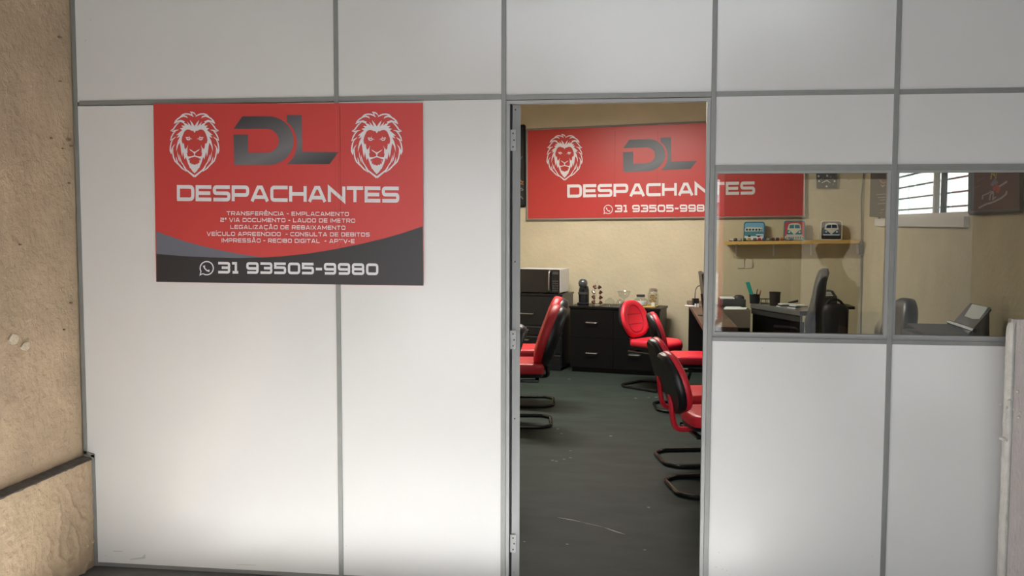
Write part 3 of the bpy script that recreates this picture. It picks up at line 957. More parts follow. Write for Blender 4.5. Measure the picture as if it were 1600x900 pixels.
def m2(x, y):
    u = (x - 122) / (1465 - 122); v = (y - 122) / (760 - 122)
    return b2(973.5 + 115.5 * u, 217.5 - 4.5 * u + 51.5 * v, .002)
art2('monogram', lambda b: (b.flat(MONO_D, m2), b.flat(MONO_L, m2)), mono2, 'graphite letters DL')
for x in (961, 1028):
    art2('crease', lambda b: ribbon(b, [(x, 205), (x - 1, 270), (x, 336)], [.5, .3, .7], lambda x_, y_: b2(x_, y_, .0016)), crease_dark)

# ================================================================== POSTERS, CLOCK
def dark_poster(name, pts, fn, N_, label, mats_):
    r = tag(empty(name), label, 'poster')
    b = MB(); b.quad_slab([fn(*p, .018) for p in pts], -N_, .014); b.build('sheet', mats_, r)
    return r
poster_m = mat('black poster print', (0.018, 0.018, 0.020), 0.4)
poster_m2 = mat('dark plum poster print', (0.022, 0.018, 0.022), 0.4, var=.3, vscale=9)
p = dark_poster('poster', [(800, 197), (819.7, 196), (820.7, 322), (800, 322)], onB, NB, 'narrow black framed poster left of the long red banner', poster_m)
fr = MB()
for a, c_ in (((819.7, 196), (820.7, 322)), ((800, 197), (819.7, 196)), ((800, 322), (820.7, 322))):
    fr.tube([onB(*a, .02), onB(*c_, .02)], .012, 4)
fr.build('frame', black_plastic, p)
col_o = mat('orange print', (0.50, 0.20, 0.05), 0.5); col_b = mat('dusty blue print', (0.12, 0.16, 0.22), 0.5); col_g = mat('grey green print', (0.20, 0.22, 0.20), 0.5)
for pts_, mt in (([(811.5, 284), (813.5, 282), (816, 285), (818, 283)], col_o), ([(811, 289), (814, 287), (818, 288)], col_o), ([(812, 296), (815, 294), (817.5, 296.5), (814, 298)], col_g),
                 ([(811, 205), (813, 240), (813, 262)], col_b), ([(811, 310), (814, 307), (817, 311)], col_g), ([(813, 250), (816, 244)], col_b)):
    art_object('print_mark', lambda b: ribbon(b, pts_, 1.4, lambda x, y: onB(x, y, .0195)), mt, p)
p = dark_poster('poster', [(1360.5, 262), (1392, 257), (1392, 341.5), (1358.5, 338.5)], onR, NR, 'dark vertical poster with an orange chevron, in the far right corner of the office', poster_m2)
pale = mat('pale grey print', (0.34, 0.32, 0.32), 0.5); orange_p = mat('dull orange print', (0.34, 0.14, 0.08), 0.5)
art_object('chevron', lambda b: ribbon(b, [(1373.5, 279.5), (1376.5, 284), (1380.5, 286), (1384.5, 284)], [.6, 2, 2.6, 1.2], lambda x, y: onR(x, y, .0195)), orange_p, p)
art_object('chevron', lambda b: ribbon(b, [(1376, 288.5), (1379, 291.5), (1383, 289)], [.5, 2, .6], lambda x, y: onR(x, y, .0195)), pale, p)
for (x0, x1, y) in ((1369, 1384, 304), (1372, 1384, 309), (1375, 1383, 313), (1371, 1384, 318.5), (1376, 1382, 328), (1374, 1379, 333)):
    art_object('print_line', lambda b: ribbon(b, [(x0, y), ((x0 + x1) / 2, y - .5), (x1, y - 1)], .8, lambda a, c_: onR(a, c_, .0195)), pale, p)
p = dark_poster('poster', [(1517, 253), (1597, 247), (1597.5, 328), (1516, 333)], onR, NR, 'wide dark picture with a sketched figure, right of the barred window', poster_m2)
fr = MB()
for a, c_ in (((1516, 333), (1597.5, 328.5)), ((1597.5, 328.5), (1597, 247)), ((1516, 333), (1517, 253))):
    fr.tube([onR(*a, .02), onR(*c_, .02)], .014, 4)
fr.build('frame', mid_grey, p)
yel = mat('yellow sketch', (0.42, 0.36, 0.08), .5); rd = mat('red sketch', (0.36, 0.06, 0.05), .5); bl = mat('blue grey sketch', (0.16, 0.18, 0.26), .5); lg = mat('light sketch', (0.34, 0.35, 0.38), .5)
cz = lambda x, y: onR(1390 + x / 7.62, 255 + y / 7.62, .0195)
for pts_, wd, mt in (([(1205, 190), (1215, 120), (1250, 150), (1240, 100)], 16, yel), ([(1262, 190), (1275, 90), (1300, 70)], 12, yel), ([(1290, 110), (1350, 90)], 9, rd),
                     ([(1215, 270), (1250, 215), (1280, 240)], 42, bl), ([(1235, 320), (1275, 275), (1300, 300), (1280, 350)], 40, rd),
                     ([(1300, 280), (1350, 250), (1400, 215)], 22, lg), ([(1105, 430), (1110, 385), (1160, 365), (1190, 350), (1235, 335)], 14, lg),
                     ([(1060, 535), (1140, 490), (1230, 465), (1330, 415), (1385, 370), (1395, 330)], 20, lg), ([(1190, 440), (1200, 370), (1235, 350), (1230, 430), (1265, 400)], 14, lg),
                     ([(1200, 320), (1190, 350)], 14, bl), ([(1000, 300), (1080, 265)], 6, bl), ([(1040, 215), (1130, 170)], 6, bl)):
    art_object('sketch_stroke', lambda b: ribbon(b, pts_, wd, cz), mt, p)

ck = tag(empty('wall_clock'), 'small square dark wall clock above the yellow shelf', 'clock')
b = MB(); b.quad_slab([onB(1275, 261, .03), onB(1308.5, 261, .03), onB(1308, 294, .03), onB(1275.8, 294.2, .03)], -NB, .028); b.build('face', poster_m2, ck, .006)
ckm = mat('clock marks', (0.62, 0.60, 0.58), 0.4)
kz = lambda x, y: onB(1240 + x / 5.625, 260 + y / 5.625, .0315)
for i, (x, y) in enumerate(((295, 82), (225, 130), (360, 130), (290, 176), (220, 86))):
    art_object('hour_mark', lambda b: b.flat([(x + 9 * math.cos(a * PI / 4), y + 9 * math.sin(a * PI / 4)) for a in range(8)], kz), ckm, ck)
for (x, y, x1, y1) in ((258, 98, 262, 102), (325, 90, 329, 95), (345, 108, 349, 111), (345, 155, 349, 158), (240, 110, 244, 113)):
    art_object('hour_mark', lambda b: ribbon(b, [(x, y), (x1, y1)], 6, kz), ckm, ck)
for pts_ in ([(292, 124), (270, 133), (246, 146)], [(292, 124), (308, 133), (324, 145)]):
    art_object('hand', lambda b: ribbon(b, pts_, [9, 8, 4], kz), ckm, ck)

# ================================================================== SHELF, PLAQUES, TOY CARS
sh = tag(empty('wall_shelf'), 'long yellow pine shelf under the clock on the back wall', 'shelf')
SA = onB(1131.5, 377.3); SB_ = onB(1343.5, 374.8)
SDEP = .20
def shelf_pt(t, off, dz=0.0):
    q = SA.lerp(SB_, t) + NB * off
    return Vector((q.x, q.y, q.z + dz))
# front edge of the board is what shows: move it so that the front lies on these pixels
SA = onB(1131.5, 377.3, SDEP) - NB * SDEP; SB_ = onB(1343.5, 374.8, SDEP) - NB * SDEP
b = MB(); b.quad_slab([shelf_pt(0, .004, -.036), shelf_pt(1, .004, -.036), shelf_pt(1, .004), shelf_pt(0, .004)], NB, SDEP - .004); b.build('board', pine, sh, .002)
for t in (.07, .36, .64):
    b = MB()
    b.quad_slab([shelf_pt(t, .003, -.16), shelf_pt(t + .012, .003, -.16), shelf_pt(t + .012, .003, -.037), shelf_pt(t, .003, -.037)], NB, .006)
    b.quad_slab([shelf_pt(t, .003, -.045), shelf_pt(t + .012, .003, -.045), shelf_pt(t + .012, .003, -.037), shelf_pt(t, .003, -.037)], NB, .15)
    b.build('bracket', white_m, sh)
sky_b = mat('sky blue enamel', (0.16, 0.42, 0.62), 0.35); deep_b = mat('deep blue enamel', (0.02, 0.12, 0.24), 0.35); cream_e = mat('cream enamel', (0.72, 0.70, 0.58), 0.4)
teal_e = mat('teal enamel', (0.05, 0.22, 0.28), 0.35); red_e = mat('red enamel', (0.48, 0.07, 0.08), 0.4); plum_e = mat('grey plum enamel', (0.16, 0.13, 0.14), 0.4)
navy_e = mat('navy enamel', (0.012, 0.03, 0.07), 0.35); black_e = mat('black enamel', (0.015, 0.015, 0.017), 0.4); white_e = mat('white enamel', (0.75, 0.76, 0.76), 0.4)
def plaque(px0, px1, py0, py1, label, rim, field, draw, t_off):
    r = tag(empty('tin_plaque'), label, 'plaque', 'tin van plaques on the shelf')
    base = onB(px0, py1, t_off); x1_ = onB(px1, py1, t_off)
    wd = (x1_ - base).dot(UB); hg = (onB(px0, py0, t_off) - base).z
    zb = SA.lerp(SB_, ((base - SA).dot(UB)) / (SB_ - SA).length).z + .001
    tilt = .16
    def fn(u, v, d=0.0):
        return base + UB * (u * wd) + Vector((0, 0, zb - base.z + v * hg * math.cos(tilt))) + NB * (d - v * hg * math.sin(tilt))
    b = MB(); b.prism(rrect(0, 1, 0, 1, .13), fn, .005); b.build('plate', rim, r)
    b = MB(); b.flat(rrect(.05, .95, .05, .95, .11), lambda u, v: fn(u, v, .0062)); b.build('picture_field', field, r)
    for nm, mt, polys, lift in draw:
        b = MB()
        for pl in polys:
            b.flat(pl, lambda u, v: fn(u, v, .0062 + lift))
        b.build(nm, mt, r)
    return r
def rc(x0, x1, y0, y1):
    return [(x0, y0), (x1, y0), (x1, y1), (x0, y1)]
side_van = [('ground', white_e, [[(.05, .1), (.1, .05), (.9, .05), (.95, .1), (.95, .30), (.05, .30)]], .0004),
            ('van_body', teal_e, [[(.05, .30), (.05, .52), (.92, .52), (.95, .40), (.9, .26), (.1, .26)]], .0008),
            ('van_roof', cream_e, [[(.05, .50), (.06, .64), (.16, .71), (.86, .70), (.93, .52)]], .0012),
            ('van_window', navy_e, [rc(.10 + k * .15, .21 + k * .15, .54, .64) for k in range(5)] + [[(.84, .54), (.91, .54), (.87, .64), (.84, .64)]], .0016),
            *[('wheel', black_e, [[(cx + .075 * math.cos(a * PI / 5), .26 + .055 * math.sin(a * PI / 5)) for a in range(10)]], .0016) for cx in (.28, .72)],
            ('bumper', white_e, [rc(.60, .95, .30, .36)], .002)]
def front_van(body, low, glass):
    return [('van_body', body, [[(.18, .28), (.16, .5), (.24, .82), (.36, .87), (.66, .87), (.77, .82), (.85, .5), (.83, .28)]], .0006),
            ('van_nose', low, [[(.17, .30), (.17, .56), (.30, .50), (.50, .30)], [(.84, .30), (.84, .56), (.71, .50), (.51, .30)]], .001),
            ('windscreen', glass, [[(.26, .62), (.29, .79), (.49, .80), (.49, .62)], [(.52, .62), (.52, .80), (.73, .79), (.76, .62)]], .001),
            *[('headlamp', white_e, [[(cx + .05 * math.cos(a * PI / 4), .43 + .05 * math.sin(a * PI / 4)) for a in range(8)]], .0014) for cx in (.27, .75)],
            ('badge', cream_e, [[(.505 + .065 * math.cos(a * PI / 5), .55 + .065 * math.sin(a * PI / 5)) for a in range(10)]], .0014),
            ('bumper', white_e, [rc(.13, .88, .245, .30)], .0014)]
plaque(1161.5, 1194.5, 342, 372.5, 'small square tin plaque of a blue van seen from the side, on the yellow shelf', deep_b, sky_b, side_van, .11)
lettr = [('caption', cream_e, [rc(.07, .93, .06, .22)], .0006), ('caption_letter', teal_e, [rc(.13 + k * .105, .20 + k * .105, .10, .18) for k in range(8)], .001)]
plaque(1224, 1257.5, 340, 371.5, 'small square tin plaque of a teal van front on red, middle of the yellow shelf', teal_e, red_e, front_van(cream_e, teal_e, teal_e) + lettr, .11)
plaque(1281.5, 1316, 339.5, 370.5, 'square tin plaque of a dark van front on grey, rightmost on the shelf', cream_e, plum_e,
       [('shade', black_e, [rc(.06, .94, .06, .25)], .0004)] + front_van(white_e, deep_b, navy_e), .11)
toy_cols = [('white', (0.6, 0.6, 0.6)), ('black', (.02, .02, .02)), ('silver', (.35, .36, .38)), ('dark green', (.02, .10, .04)), ('yellow', (.45, .32, .06)), ('grey', (.12, .12, .12)),
            ('red', (.45, .03, .03)), ('blue', (.04, .08, .22)), ('pale green', (.25, .32, .25)), ('brown', (.10, .05, .03)), ('dark blue', (.02, .03, .08)), ('orange', (.45, .13, .04)),
            ('cream', (.45, .40, .30)), ('light blue', (.16, .26, .34))]
for i, (cn, cc) in enumerate(toy_cols):
    px = 1142 + i * 7.1 + (2 if i > 4 else 0)
    f = ((onB(px, 374, .165) - SA).dot(UB)) / (SB_ - SA).length
    q = shelf_pt(f, .155 if i % 2 else .162, .0005)
    r = tag(empty('toy_car', q, -A_B + PI / 2 + (.25 if i % 3 == 0 else -.12)), 'tiny %s toy car in the row on the yellow shelf' % cn, 'toy car', 'toy cars on the shelf')
    mt = mat('toy paint ' + cn, cc, .3, coat=.4)
    L_ = .034; hgt = .018
    b = MB()
    b.prism([(-L_, .006), (-L_, hgt), (-L_ * .6, hgt + .002), (-L_ * .35, hgt + .014), (L_ * .3, hgt + .014), (L_ * .62, hgt + .002), (L_, hgt), (L_, .006)], lambda u, v, d: Vector((u, d - .0145, v)), .029)
    b.build('body', mt, r, .001)
    for sx in (-.6, .6):
        MB().lathe([(.008, -.015), (.008, .015)], (L_ * sx, 0, .008), 8, Matrix.Rotation(PI / 2, 4, 'X')).build('wheel_pair', black_e, r)
sock_m = mat('aged cream plastic', (0.60, 0.54, 0.41), .5)
# outlets, switch box, conduit and cable in the corner
for (x0, x1, nm) in ((1152, 1163, 'pair of pale wall sockets under the shelf, the left one'), (1166, 1176, 'pair of pale wall sockets under the shelf, the right one')):
    r = tag(empty('wall_socket'), nm, 'socket', 'sockets under the shelf')
    b = MB(); b.quad_slab([onB(x0, 405, .001), onB(x1, 405, .001), onB(x1, 419, .001), onB(x0, 419, .001)], NB, .010); b.build('plate', sock_m, r, .002)
    xm = (x0 + x1) / 2
    b = MB(); b.quad_slab([onB(xm - 2, 409, .011), onB(xm + 2, 409, .011), onB(xm + 2, 415, .011), onB(xm - 2, 415, .011)], NB, .002); b.build('slot', sock_m, r)
jb = tag(empty('switch_box'), 'dark switch box in the corner at the right end of the yellow shelf', 'switch')
b = MB(); b.quad_slab([onB(1342.5, 377, .001), onB(1348.3, 377, .001), onB(1348.3, 398, .001), onB(1342.5, 398, .001)], NB, .05); b.build('box', dark_grey, jb, .003)
b = MB(); b.quad_slab([onB(1338, 379, .001), onB(1342.3, 379, .001), onB(1342.3, 396, .001), onB(1338, 396, .001)], NB, .03); b.build('cover', white_m, jb, .002)
cdm = mat('grey conduit', (0.10, 0.09, 0.08), .5)
b = MB(); b.tube([onB(1347, 399, .02), onB(1347, 450, .02), onB(1346, 549, .02)], .014, 8)
tag(b.build('conduit', cdm), 'dark vertical conduit running down the corner from the switch box', 'conduit')
b = MB(); b.tube(smooth_path([onB(1351, 225, .012), onB(1350, 270, .012), onB(1345.5, 310, .012), onB(1346.5, 350, .012), onB(1346, 376, .012)], .1), .006, 6)
tag(b.build('cable', cdm), 'thin dark cable hanging down the corner into the switch box', 'cable')
# ================================================================== CHAIRS
def backrest_outline(wd, hg, n=36, top=.80, e=2.7):
    """egg-like upright outline, wider below the middle; (u across, v up from 0)"""
    out = []
    for i in range(n):
        a = 2 * PI * i / n
        ca_, sa_ = math.cos(a), math.sin(a)
        u = math.copysign(abs(ca_) ** (2 / e), ca_)
        v = math.copysign(abs(sa_) ** (2 / e), sa_)
        k = 1 - (1 - top) * max(0, v) ** 1.5 - .10 * max(0, -v) ** 2
        out.append((u * wd / 2 * k, (v + 1) / 2 * hg))
    return out
def make_chair(kind):
    """faces local +X; origin on the floor under the rear cross bar of the sled base"""
    r = empty('visitor_chair')
    big = kind == 'tall'
    red = red_vinyl2 if big else red_vinyl
    bw, bh, bz = (.43, .51, .47) if big else (.40, .38, .475)
    rec = math.radians(18 if big else 15)
    bx = .075 if big else .035
    cr, sr = math.cos(rec), math.sin(rec)
    def bf(u, v, d):                  # d forward from the shell
        curve = .055 * (u / (bw / 2)) ** 2 - .03 * math.sin(PI * v / bh)
        dd = d + curve
        return Vector((bx - v * sr + dd * cr, u, bz + v * cr + dd * sr))
    ol = backrest_outline(bw, bh, top=.74 if big else .72)
    b = MB(); b.pad(ol, ([(.86, -.058), (.96, -.046), (1.0, -.012), (.99, .006)] if big else [(.90, -.030), (.985, -.020), (1.0, .0), (.99, .006)]), bf); b.build('back_shell', black_plastic, r, smooth=True)
    th = .085 if big else .055
    b = MB(); b.pad(ol, [(.95, .004), (1.0, .010), (1.005, th * .45), (.985, th * .75), (.93, th * .95), (.80, th * 1.03), (.55, th * 1.06), (.25, th * 1.07)], bf)
    bk = b.build('backrest', red, r, smooth='all')
    for sc_, in ((.66,),):
        cu, cv = 0, bh / 2
        pts = [bf(cu + (u - cu) * sc_ * .92, cv + (v - cv) * sc_ * 1.1, th * 1.052) for u, v in ol]
        b = MB(); b.tube(pts, .0035, 5, closed=True); b.build('seam', stitch_m, bk)
    for vv in (.36, .62):
        hwid = bw * .27
        b = MB(); b.tube([bf(hwid * (k / 4 - 1), bh * vv, th * 1.052) for k in range(9)], .0035, 5); b.build('seam', stitch_m, bk)
    # seat: thick cushion with a rolled front edge over a black pan
    sx0, sx1, sw, sz = (.06, .53, .45, .43) if big else (.085, .52, .42, .415)
    so = rrect(sx0, sx1, -sw / 2, sw / 2, .11, 6)
    def sf(u, v, d):
        t = (u - sx0) / (sx1 - sx0)
        return Vector((u, v, sz + d - .03 * max(0, t - .72) ** 2 * 8 + .012 * (2 * v / sw) ** 2))
    st_ = .075 if big else .06
    b = MB(); b.pad(so, [(.97, -.012), (1.0, .0), (1.005, st_ * .5), (.985, st_ * .82), (.93, st_ * .97), (.75, st_), (.4, st_ * .93)], sf)
    b.build('seat', red, r, smooth='all')
    b = MB(); b.pad(so, [(.86, -.040), (.96, -.032), (.985, -.010)], sf); b.build('seat_pan', black_plastic, r, smooth=True)
    # bracket from seat pan to the back
    br = red if not big else black_plastic
    path = smooth_path([(.24, 0, sz - .045), (.02, 0, sz - .045), (bx - .035, 0, sz + .03), (bx - .05, 0, bz + .11)], .06, 4)
    b = MB(); b.tube(path, .017, 8)
    o = b.build('back_bracket', br, r, smooth=True); o.scale = (1, 2.0, 1)
    # sled base
    hw = .235 if big else .23
    path = [(.10, -hw * .8, sz - .055), (.50, -hw * .8, sz - .055), (.565, -hw, .20), (.50, -hw, .014), (.075, -hw, .014), (0, -hw + .075, .014),
            (0, hw - .075, .014), (.075, hw, .014), (.50, hw, .014), (.565, hw, .20), (.50, hw * .8, sz - .055), (.10, hw * .8, sz - .055)]
    b = MB(); b.tube(smooth_path(path, .035, 3), .0135, 8); b.build('sled_base', black_metal, r, smooth=True)
    for xx in (.10, .42):
        box('seat_support', xx, xx + .03, -hw * .8, hw * .8, sz - .062, sz - .048, black_metal, r)
    return r
small0 = make_chair('small')
tall0 = make_chair('tall')
used = {'small': False, 'tall': False}
def place_chair(kind, x, y, deg, label, group):
    o = (small0 if kind == 'small' else tall0)
    if used[kind]:
        o = copy_tree(o)
    used[kind] = True
    o.location = (x, y, 0)
    o.rotation_euler = (0, 0, math.radians(deg))
    tag(o, label, 'chair', group)
    return o
def floor_xy(px, py):
    q = onZ(px, py, 0)
    return q.x, q.y
GR = 'red visitor chairs along the desk on the right'
x, y = floor_xy(1049, 764); place_chair('small', x, y, 13, 'nearest red and black visitor chair, close behind the right door jamb', GR)
x, y = floor_xy(1031, 719); place_chair('small', x, y, 12, 'red and black visitor chair just behind the nearest one on the right', GR)
x, y = floor_xy(1024, 637.5); place_chair('small', x, y, 6, 'red and black visitor chair beside the far corner of the brown desk', GR)
x, y = floor_xy(987, 600); place_chair('small', x, y, -38, 'red visitor chair turned to show its cushioned back, before the drawer cabinet', GR)
GL_ = 'tall red visitor chairs on the left'
x, y = floor_xy(861, 661); place_chair('tall', x, y, 180 + 6, 'tall red visitor chair on the left, nearer of the pair before the microwave', GL_)
x, y = floor_xy(865, 630); place_chair('tall', x, y, 180 + 5, 'tall red visitor chair on the left, farther one before the microwave', GL_)
place_chair('tall', -.86, 2.12, 180 + 6, 'tall red chair mostly hidden behind the left door edge, only its corner showing', GL_)

# ================================================================== DRAWER CABINET, MICROWAVE STAND
FLc = onZ(890, 580.5, 0)
cb = tag(empty('drawer_cabinet', FLc, -A_B), 'black four drawer cabinet with silver handles against the back wall', 'cabinet')
fdir = UB; bdir = -NB
def loc(o, px, py, yoff=0.0):
    """pixel -> local x, z on the front plane (yoff in front) of an empty aligned with the back wall"""
    q = onP(px, py, Vector(o.location) + NB * yoff, NB)
    d = q - Vector(o.location)
    return d.dot(UB), d.z
cw = loc(cb, 1029.5, 560)[0]
ch = loc(cb, 895, 478)[1]
box('carcass', 0, cw, .018, .42, .05, ch - .025, black_wood, cb)
box('plinth', .02, cw - .02, .03, .41, 0, .05, black_wood, cb)
box('top', -.012, cw + .012, -.008, .43, ch - .025, ch, black_wood, cb, .002)
xm = loc(cb, 958, 520)[0]; zm = loc(cb, 930, 528.5)[1]
hz = {(0, 1): (915, 934, 503.7), (0, 0): (915, 934, 551.3), (1, 0): (982, 1001.5, 554.3), (1, 1): (981.5, 1001, 506)}
for i in (0, 1):
    for j in (0, 1):
        x0, x1 = (0.004, xm - .002) if i == 0 else (xm + .002, cw - .004)
        z0, z1 = (.055, zm - .002) if j == 0 else (zm + .002, ch - .03)
        dr = box('drawer', x0, x1, 0, .018, z0, z1, black_wood, cb, .0015)
        a, c_, py = hz[(i, j)]
        hx0, hz0 = loc(cb, a, py); hx1, _ = loc(cb, c_, py)
        b = MB(); b.tube(smooth_path([(hx0 + .008, 0, hz0), (hx0 + .008, -.026, hz0), (hx1 - .008, -.026, hz0), (hx1 - .008, 0, hz0)], .015, 3), .007, 8)
        o = b.build('handle', chrome, dr, smooth=True)
TOPZ = ch
def on_top(px, off=.2):
    """place on the cabinet top: pixel column, offset behind the front"""
    q = onP(px, 470, Vector(cb.location) - NB * off, NB)
    return Vector((q.x, q.y, TOPZ))
# capsule coffee machine
q = on_top(911, .20)
cm = tag(empty('coffee_machine', q, -A_B), 'black capsule coffee machine with a round grey head on the drawer cabinet', 'coffee machine')
MB().lathe([(.062, 0), (.066, .006), (.066, .018), (.058, .024)], n=24).build('base', black_plastic, cm, smooth=True)
b = MB(); b.pad(rrect(-.055, .055, -.02, .09, .045, 5), [(.94, .0), (1, .02), (1.02, .10), (1.0, .16), (.82, .20), (.5, .215)], lambda u, v, d: Vector((u, v, d)))
b.build('body', black_plastic, cm, smooth=True)
hd = MB()
pr = [(.0005, -.052), (.026, -.046), (.045, -.028), (.052, 0), (.045, .028), (.026, .046), (.0005, .052)]
hd.lathe(pr, (0, -.01, .238), 22)
hm = mat('smoke grey gloss plastic', (0.10, 0.11, 0.12), .15, .3, coat=.6)
hd.build('head', hm, cm, smooth='all')
box('band', -.050, .050, -.032, .02, .115, .140, dark_grey, cm, .004)
box('spout', -.022, .022, -.05, .0, .165, .195, black_plastic, cm, .004)
b = MB(); b.tube([(-.03, -.02, .27), (0, -.03, .292), (.03, -.02, .27)], .007, 6); b.build('lever', silver_m, cm)
# capsule rack
q = on_top(933.5, .18)
rk = tag(empty('capsule_rack', q, -A_B), 'chrome rack hung with brown coffee capsules beside the coffee machine', 'rack')
MB().lathe([(.055, 0), (.055, .006), (.02, .010)], n=20).build('base', chrome, rk, smooth=True)
for sx in (-1, 1):
    b = MB(); b.tube(smooth_path([(sx * .03, 0, .005), (sx * .036, 0, .20), (sx * .012, 0, .255), (0, 0, .285)], .05, 4), .0035, 6); b.build('wire', chrome, rk)
cap_m = mat('brown capsule foil', (0.10, 0.028, 0.018), .3, .4); cap_s = mat('silver capsule foil', (0.6, 0.6, 0.6), .25, .7)
for i in range(4):
    for sx in (-1, 1):
        z = .03 + i * .056
        mt = cap_s if (sx == -1 and i == 2) else cap_m
        MB().lathe([(.012, -.018), (.019, .010), (.022, .012), (.022, .015)], (sx * (.038 if i < 3 else .025), -.018, z), 12,
                   Matrix.Rotation(sx * .6, 4, 'Y') @ Matrix.Rotation(-.5, 4, 'X')).build('capsule', mt, rk, smooth=True)
# glassware
def glass_thing(name, px, off, prof, label, rim=None, cat='glass', n=20):
    r = tag(empty(name, on_top(px, off), 0), label, cat, 'glassware on the drawer cabinet')
    MB().lathe(prof, n=n, caps=False).build('bowl', clear_glass, r, smooth=True)
    return r
r = glass_thing('glass_bowl', 953, .12, [(.062, .002), (.061, .02), (.052, .055), (.035, .075), (.012, .082), (.004, .083)], 'upturned clear glass bowl beside the capsule rack', cat='bowl')
MB().lathe([(.020, .083), (.022, .088), (.020, .092)], n=14).build('foot', clear_glass, r)
r = glass_thing('glass_bowl', 969, .10, [(.050, .002), (.049, .02), (.042, .05), (.028, .068), (.010, .074), (.004, .075)], 'smaller upturned glass bowl in front of the footed glass dish', cat='bowl')
MB().lathe([(.016, .075), (.018, .079), (.016, .083)], n=14).build('foot', clear_glass, r)
r = glass_thing('glass_dish', 975, .28, [(.045, .002), (.012, .012), (.008, .06), (.02, .08), (.055, .10), (.068, .135), (.070, .150)], 'footed clear glass dish at the middle of the drawer cabinet', cat='dish')
MB().lathe([(.071, .148), (.073, .152), (.071, .156), (.069, .152), (.071, .148)], n=24, caps=False).build('rim', clear_glass, r)
tr = tag(empty('tray', on_top(1007, .19), -A_B), 'small wooden tray carrying the glass jars on the drawer cabinet', 'tray')
box('tray_floor', -.14, .135, -.09, .10, .001, .012, pine, tr, .002)
for x0_ in (-.14, .115):
    box('tray_foot', x0_, x0_ + .02, -.085, .095, 0, .0015, dark_grey, tr)
sb_ = tag(box('salt_box', 0, .038, 0, .03, 0, .042, cream_e, None, .003), 'tiny pale box at the right front corner of the wooden tray', 'box')
sb_.location = Vector((*tr.location.xy, TOPZ + .0125)) + UB * .09 - NB * -.085
sb_.rotation_euler = (0, 0, -A_B)
jr = tag(empty('sugar_jar', on_top(1001, .17) + Vector((0, 0, .0135))), 'squat clear jar of white sugar with a dark lid, on the wooden tray', 'jar')
MB().lathe([(.05, 0), (.072, .008), (.078, .035), (.070, .065), (.045, .085), (.040, .095)], n=22, caps=False).build('body', clear_glass, jr, smooth=True)
MB().lathe([(.046, .003), (.066, .010), (.071, .034), (.064, .050)], n=20).build('sugar', white_m, jr, smooth=True)
MB().lathe([(.040, .094), (.046, .098), (.046, .116), (.040, .120)], n=20).build('lid', dark_grey, jr, smooth=True)
jr = tag(empty('tall_jar', on_top(1020.5, .27) + Vector((0, 0, .0135))), 'tall glass jar with a silver lid and golden sweets, on the wooden tray', 'jar')
MB().lathe([(.045, 0), (.058, .006), (.060, .10), (.056, .135), (.042, .150)], n=22, caps=False).build('body', clear_glass, jr, smooth=True)
gold = mat('golden wrapper', (0.55, 0.33, 0.10), .35, .2)
for i in range(14):
    a = i * 2.4; rr_ = .034 * math.sqrt((i % 5) / 4.2)
    MB().lathe([(.004, -.012), (.014, -.004), (.014, .004), (.004, .012)], (rr_ * math.cos(a), rr_ * math.sin(a), .018 + i * .0072), 7, Matrix.Rotation(a, 4, 'X')).build('sweet', gold, jr)
MB().lathe([(.036, .149), (.048, .152), (.048, .172), (.038, .182), (.02, .186)], n=20).build('lid', chrome, jr, smooth=True)

# stand with the microwave
FRs = onZ(877, 580, 0)
sw_ = .62
st = tag(empty('black_stand', FRs - UB * sw_, -A_B), 'glossy black drawer stand under the microwave', 'cabinet')
gl_black = mat('gloss black laminate', (0.012, 0.012, 0.015), .2)
shh = loc(st, 860, 459.5)[1]
box('body', 0, sw_, .015, .45, .03, shh - .02, gl_black, st)
box('top', -.01, sw_ + .01, -.005, .46, shh - .02, shh, gl_black, st, .003)
for xx in (.02, sw_ - .06):
    for yy in (.03, .39):
        box('foot', xx, xx + .04, yy, yy + .04, 0, .031, black_plastic, st)
zz = [loc(st, 830, p_)[1] for p_ in (578, 552, 524, 508.5, 462)]
for i in range(4):
    dr = box('drawer', .01, sw_ - .01, 0, .014, zz[i] + .008, zz[i + 1] - .008, gl_black, st, .002)
    if i < 3:
        box('trim_strip', .012, sw_ - .012, -.004, 0, zz[i + 1] - .02, zz[i + 1] - .008, dark_grey, dr)
    if i == 3:
        hx1, hz1 = loc(st, 833, 490)
        b = MB(); b.tube(smooth_path([(hx1 - .15, 0, hz1), (hx1 - .15, -.03, hz1), (hx1, -.03, hz1), (hx1, 0, hz1)], .015, 3), .007, 8); b.build('handle', chrome, dr, smooth=True)
    else:
        b = MB(); b.tube(smooth_path([(.12, 0, zz[i + 1] - .05), (.12, -.03, zz[i + 1] - .05), (.24, -.03, zz[i + 1] - .05), (.24, 0, zz[i + 1] - .05)], .015, 3), .006, 8); b.build('handle', chrome, dr, smooth=True)
mw = tag(empty('microwave', Vector(st.location) + Vector((0, 0, shh)) - NB * .02, -A_B), 'black glass fronted microwave with a silver handle on the black stand', 'microwave')
mx, mz = loc(st, 873.5, 440)[0], loc(st, 860, 421)[1] - shh
mx0 = mx - .50
box('case', mx0, mx, .02, .36, .012, mz, white_m, mw, .004)
for xx in (mx0 + .03, mx - .06):
    for yy in (.05, .30):
        box('foot', xx, xx + .03, yy, yy + .03, 0, .013, black_plastic, mw)
scr_m = mat('black oven glass', (0.008, 0.008, 0.010), .08, coat=.5)
box('door', mx0 + .002, mx - .095, 0, .02, .014, mz - .002, scr_m, mw, .003)
cp = box('control_panel', mx - .092, mx - .002, 0, .02, .014, mz - .002, scr_m, mw, .003)
box('display', mx - .082, mx - .015, -.002, 0, mz - .055, mz - .025, dark_grey, cp)
for i in range(5):
    for j in range(3):
        box('button', mx - .082 + j * .024, mx - .082 + j * .024 + .017, -.002, 0, .03 + i * .026, .03 + i * .026 + .015, dark_grey, cp)
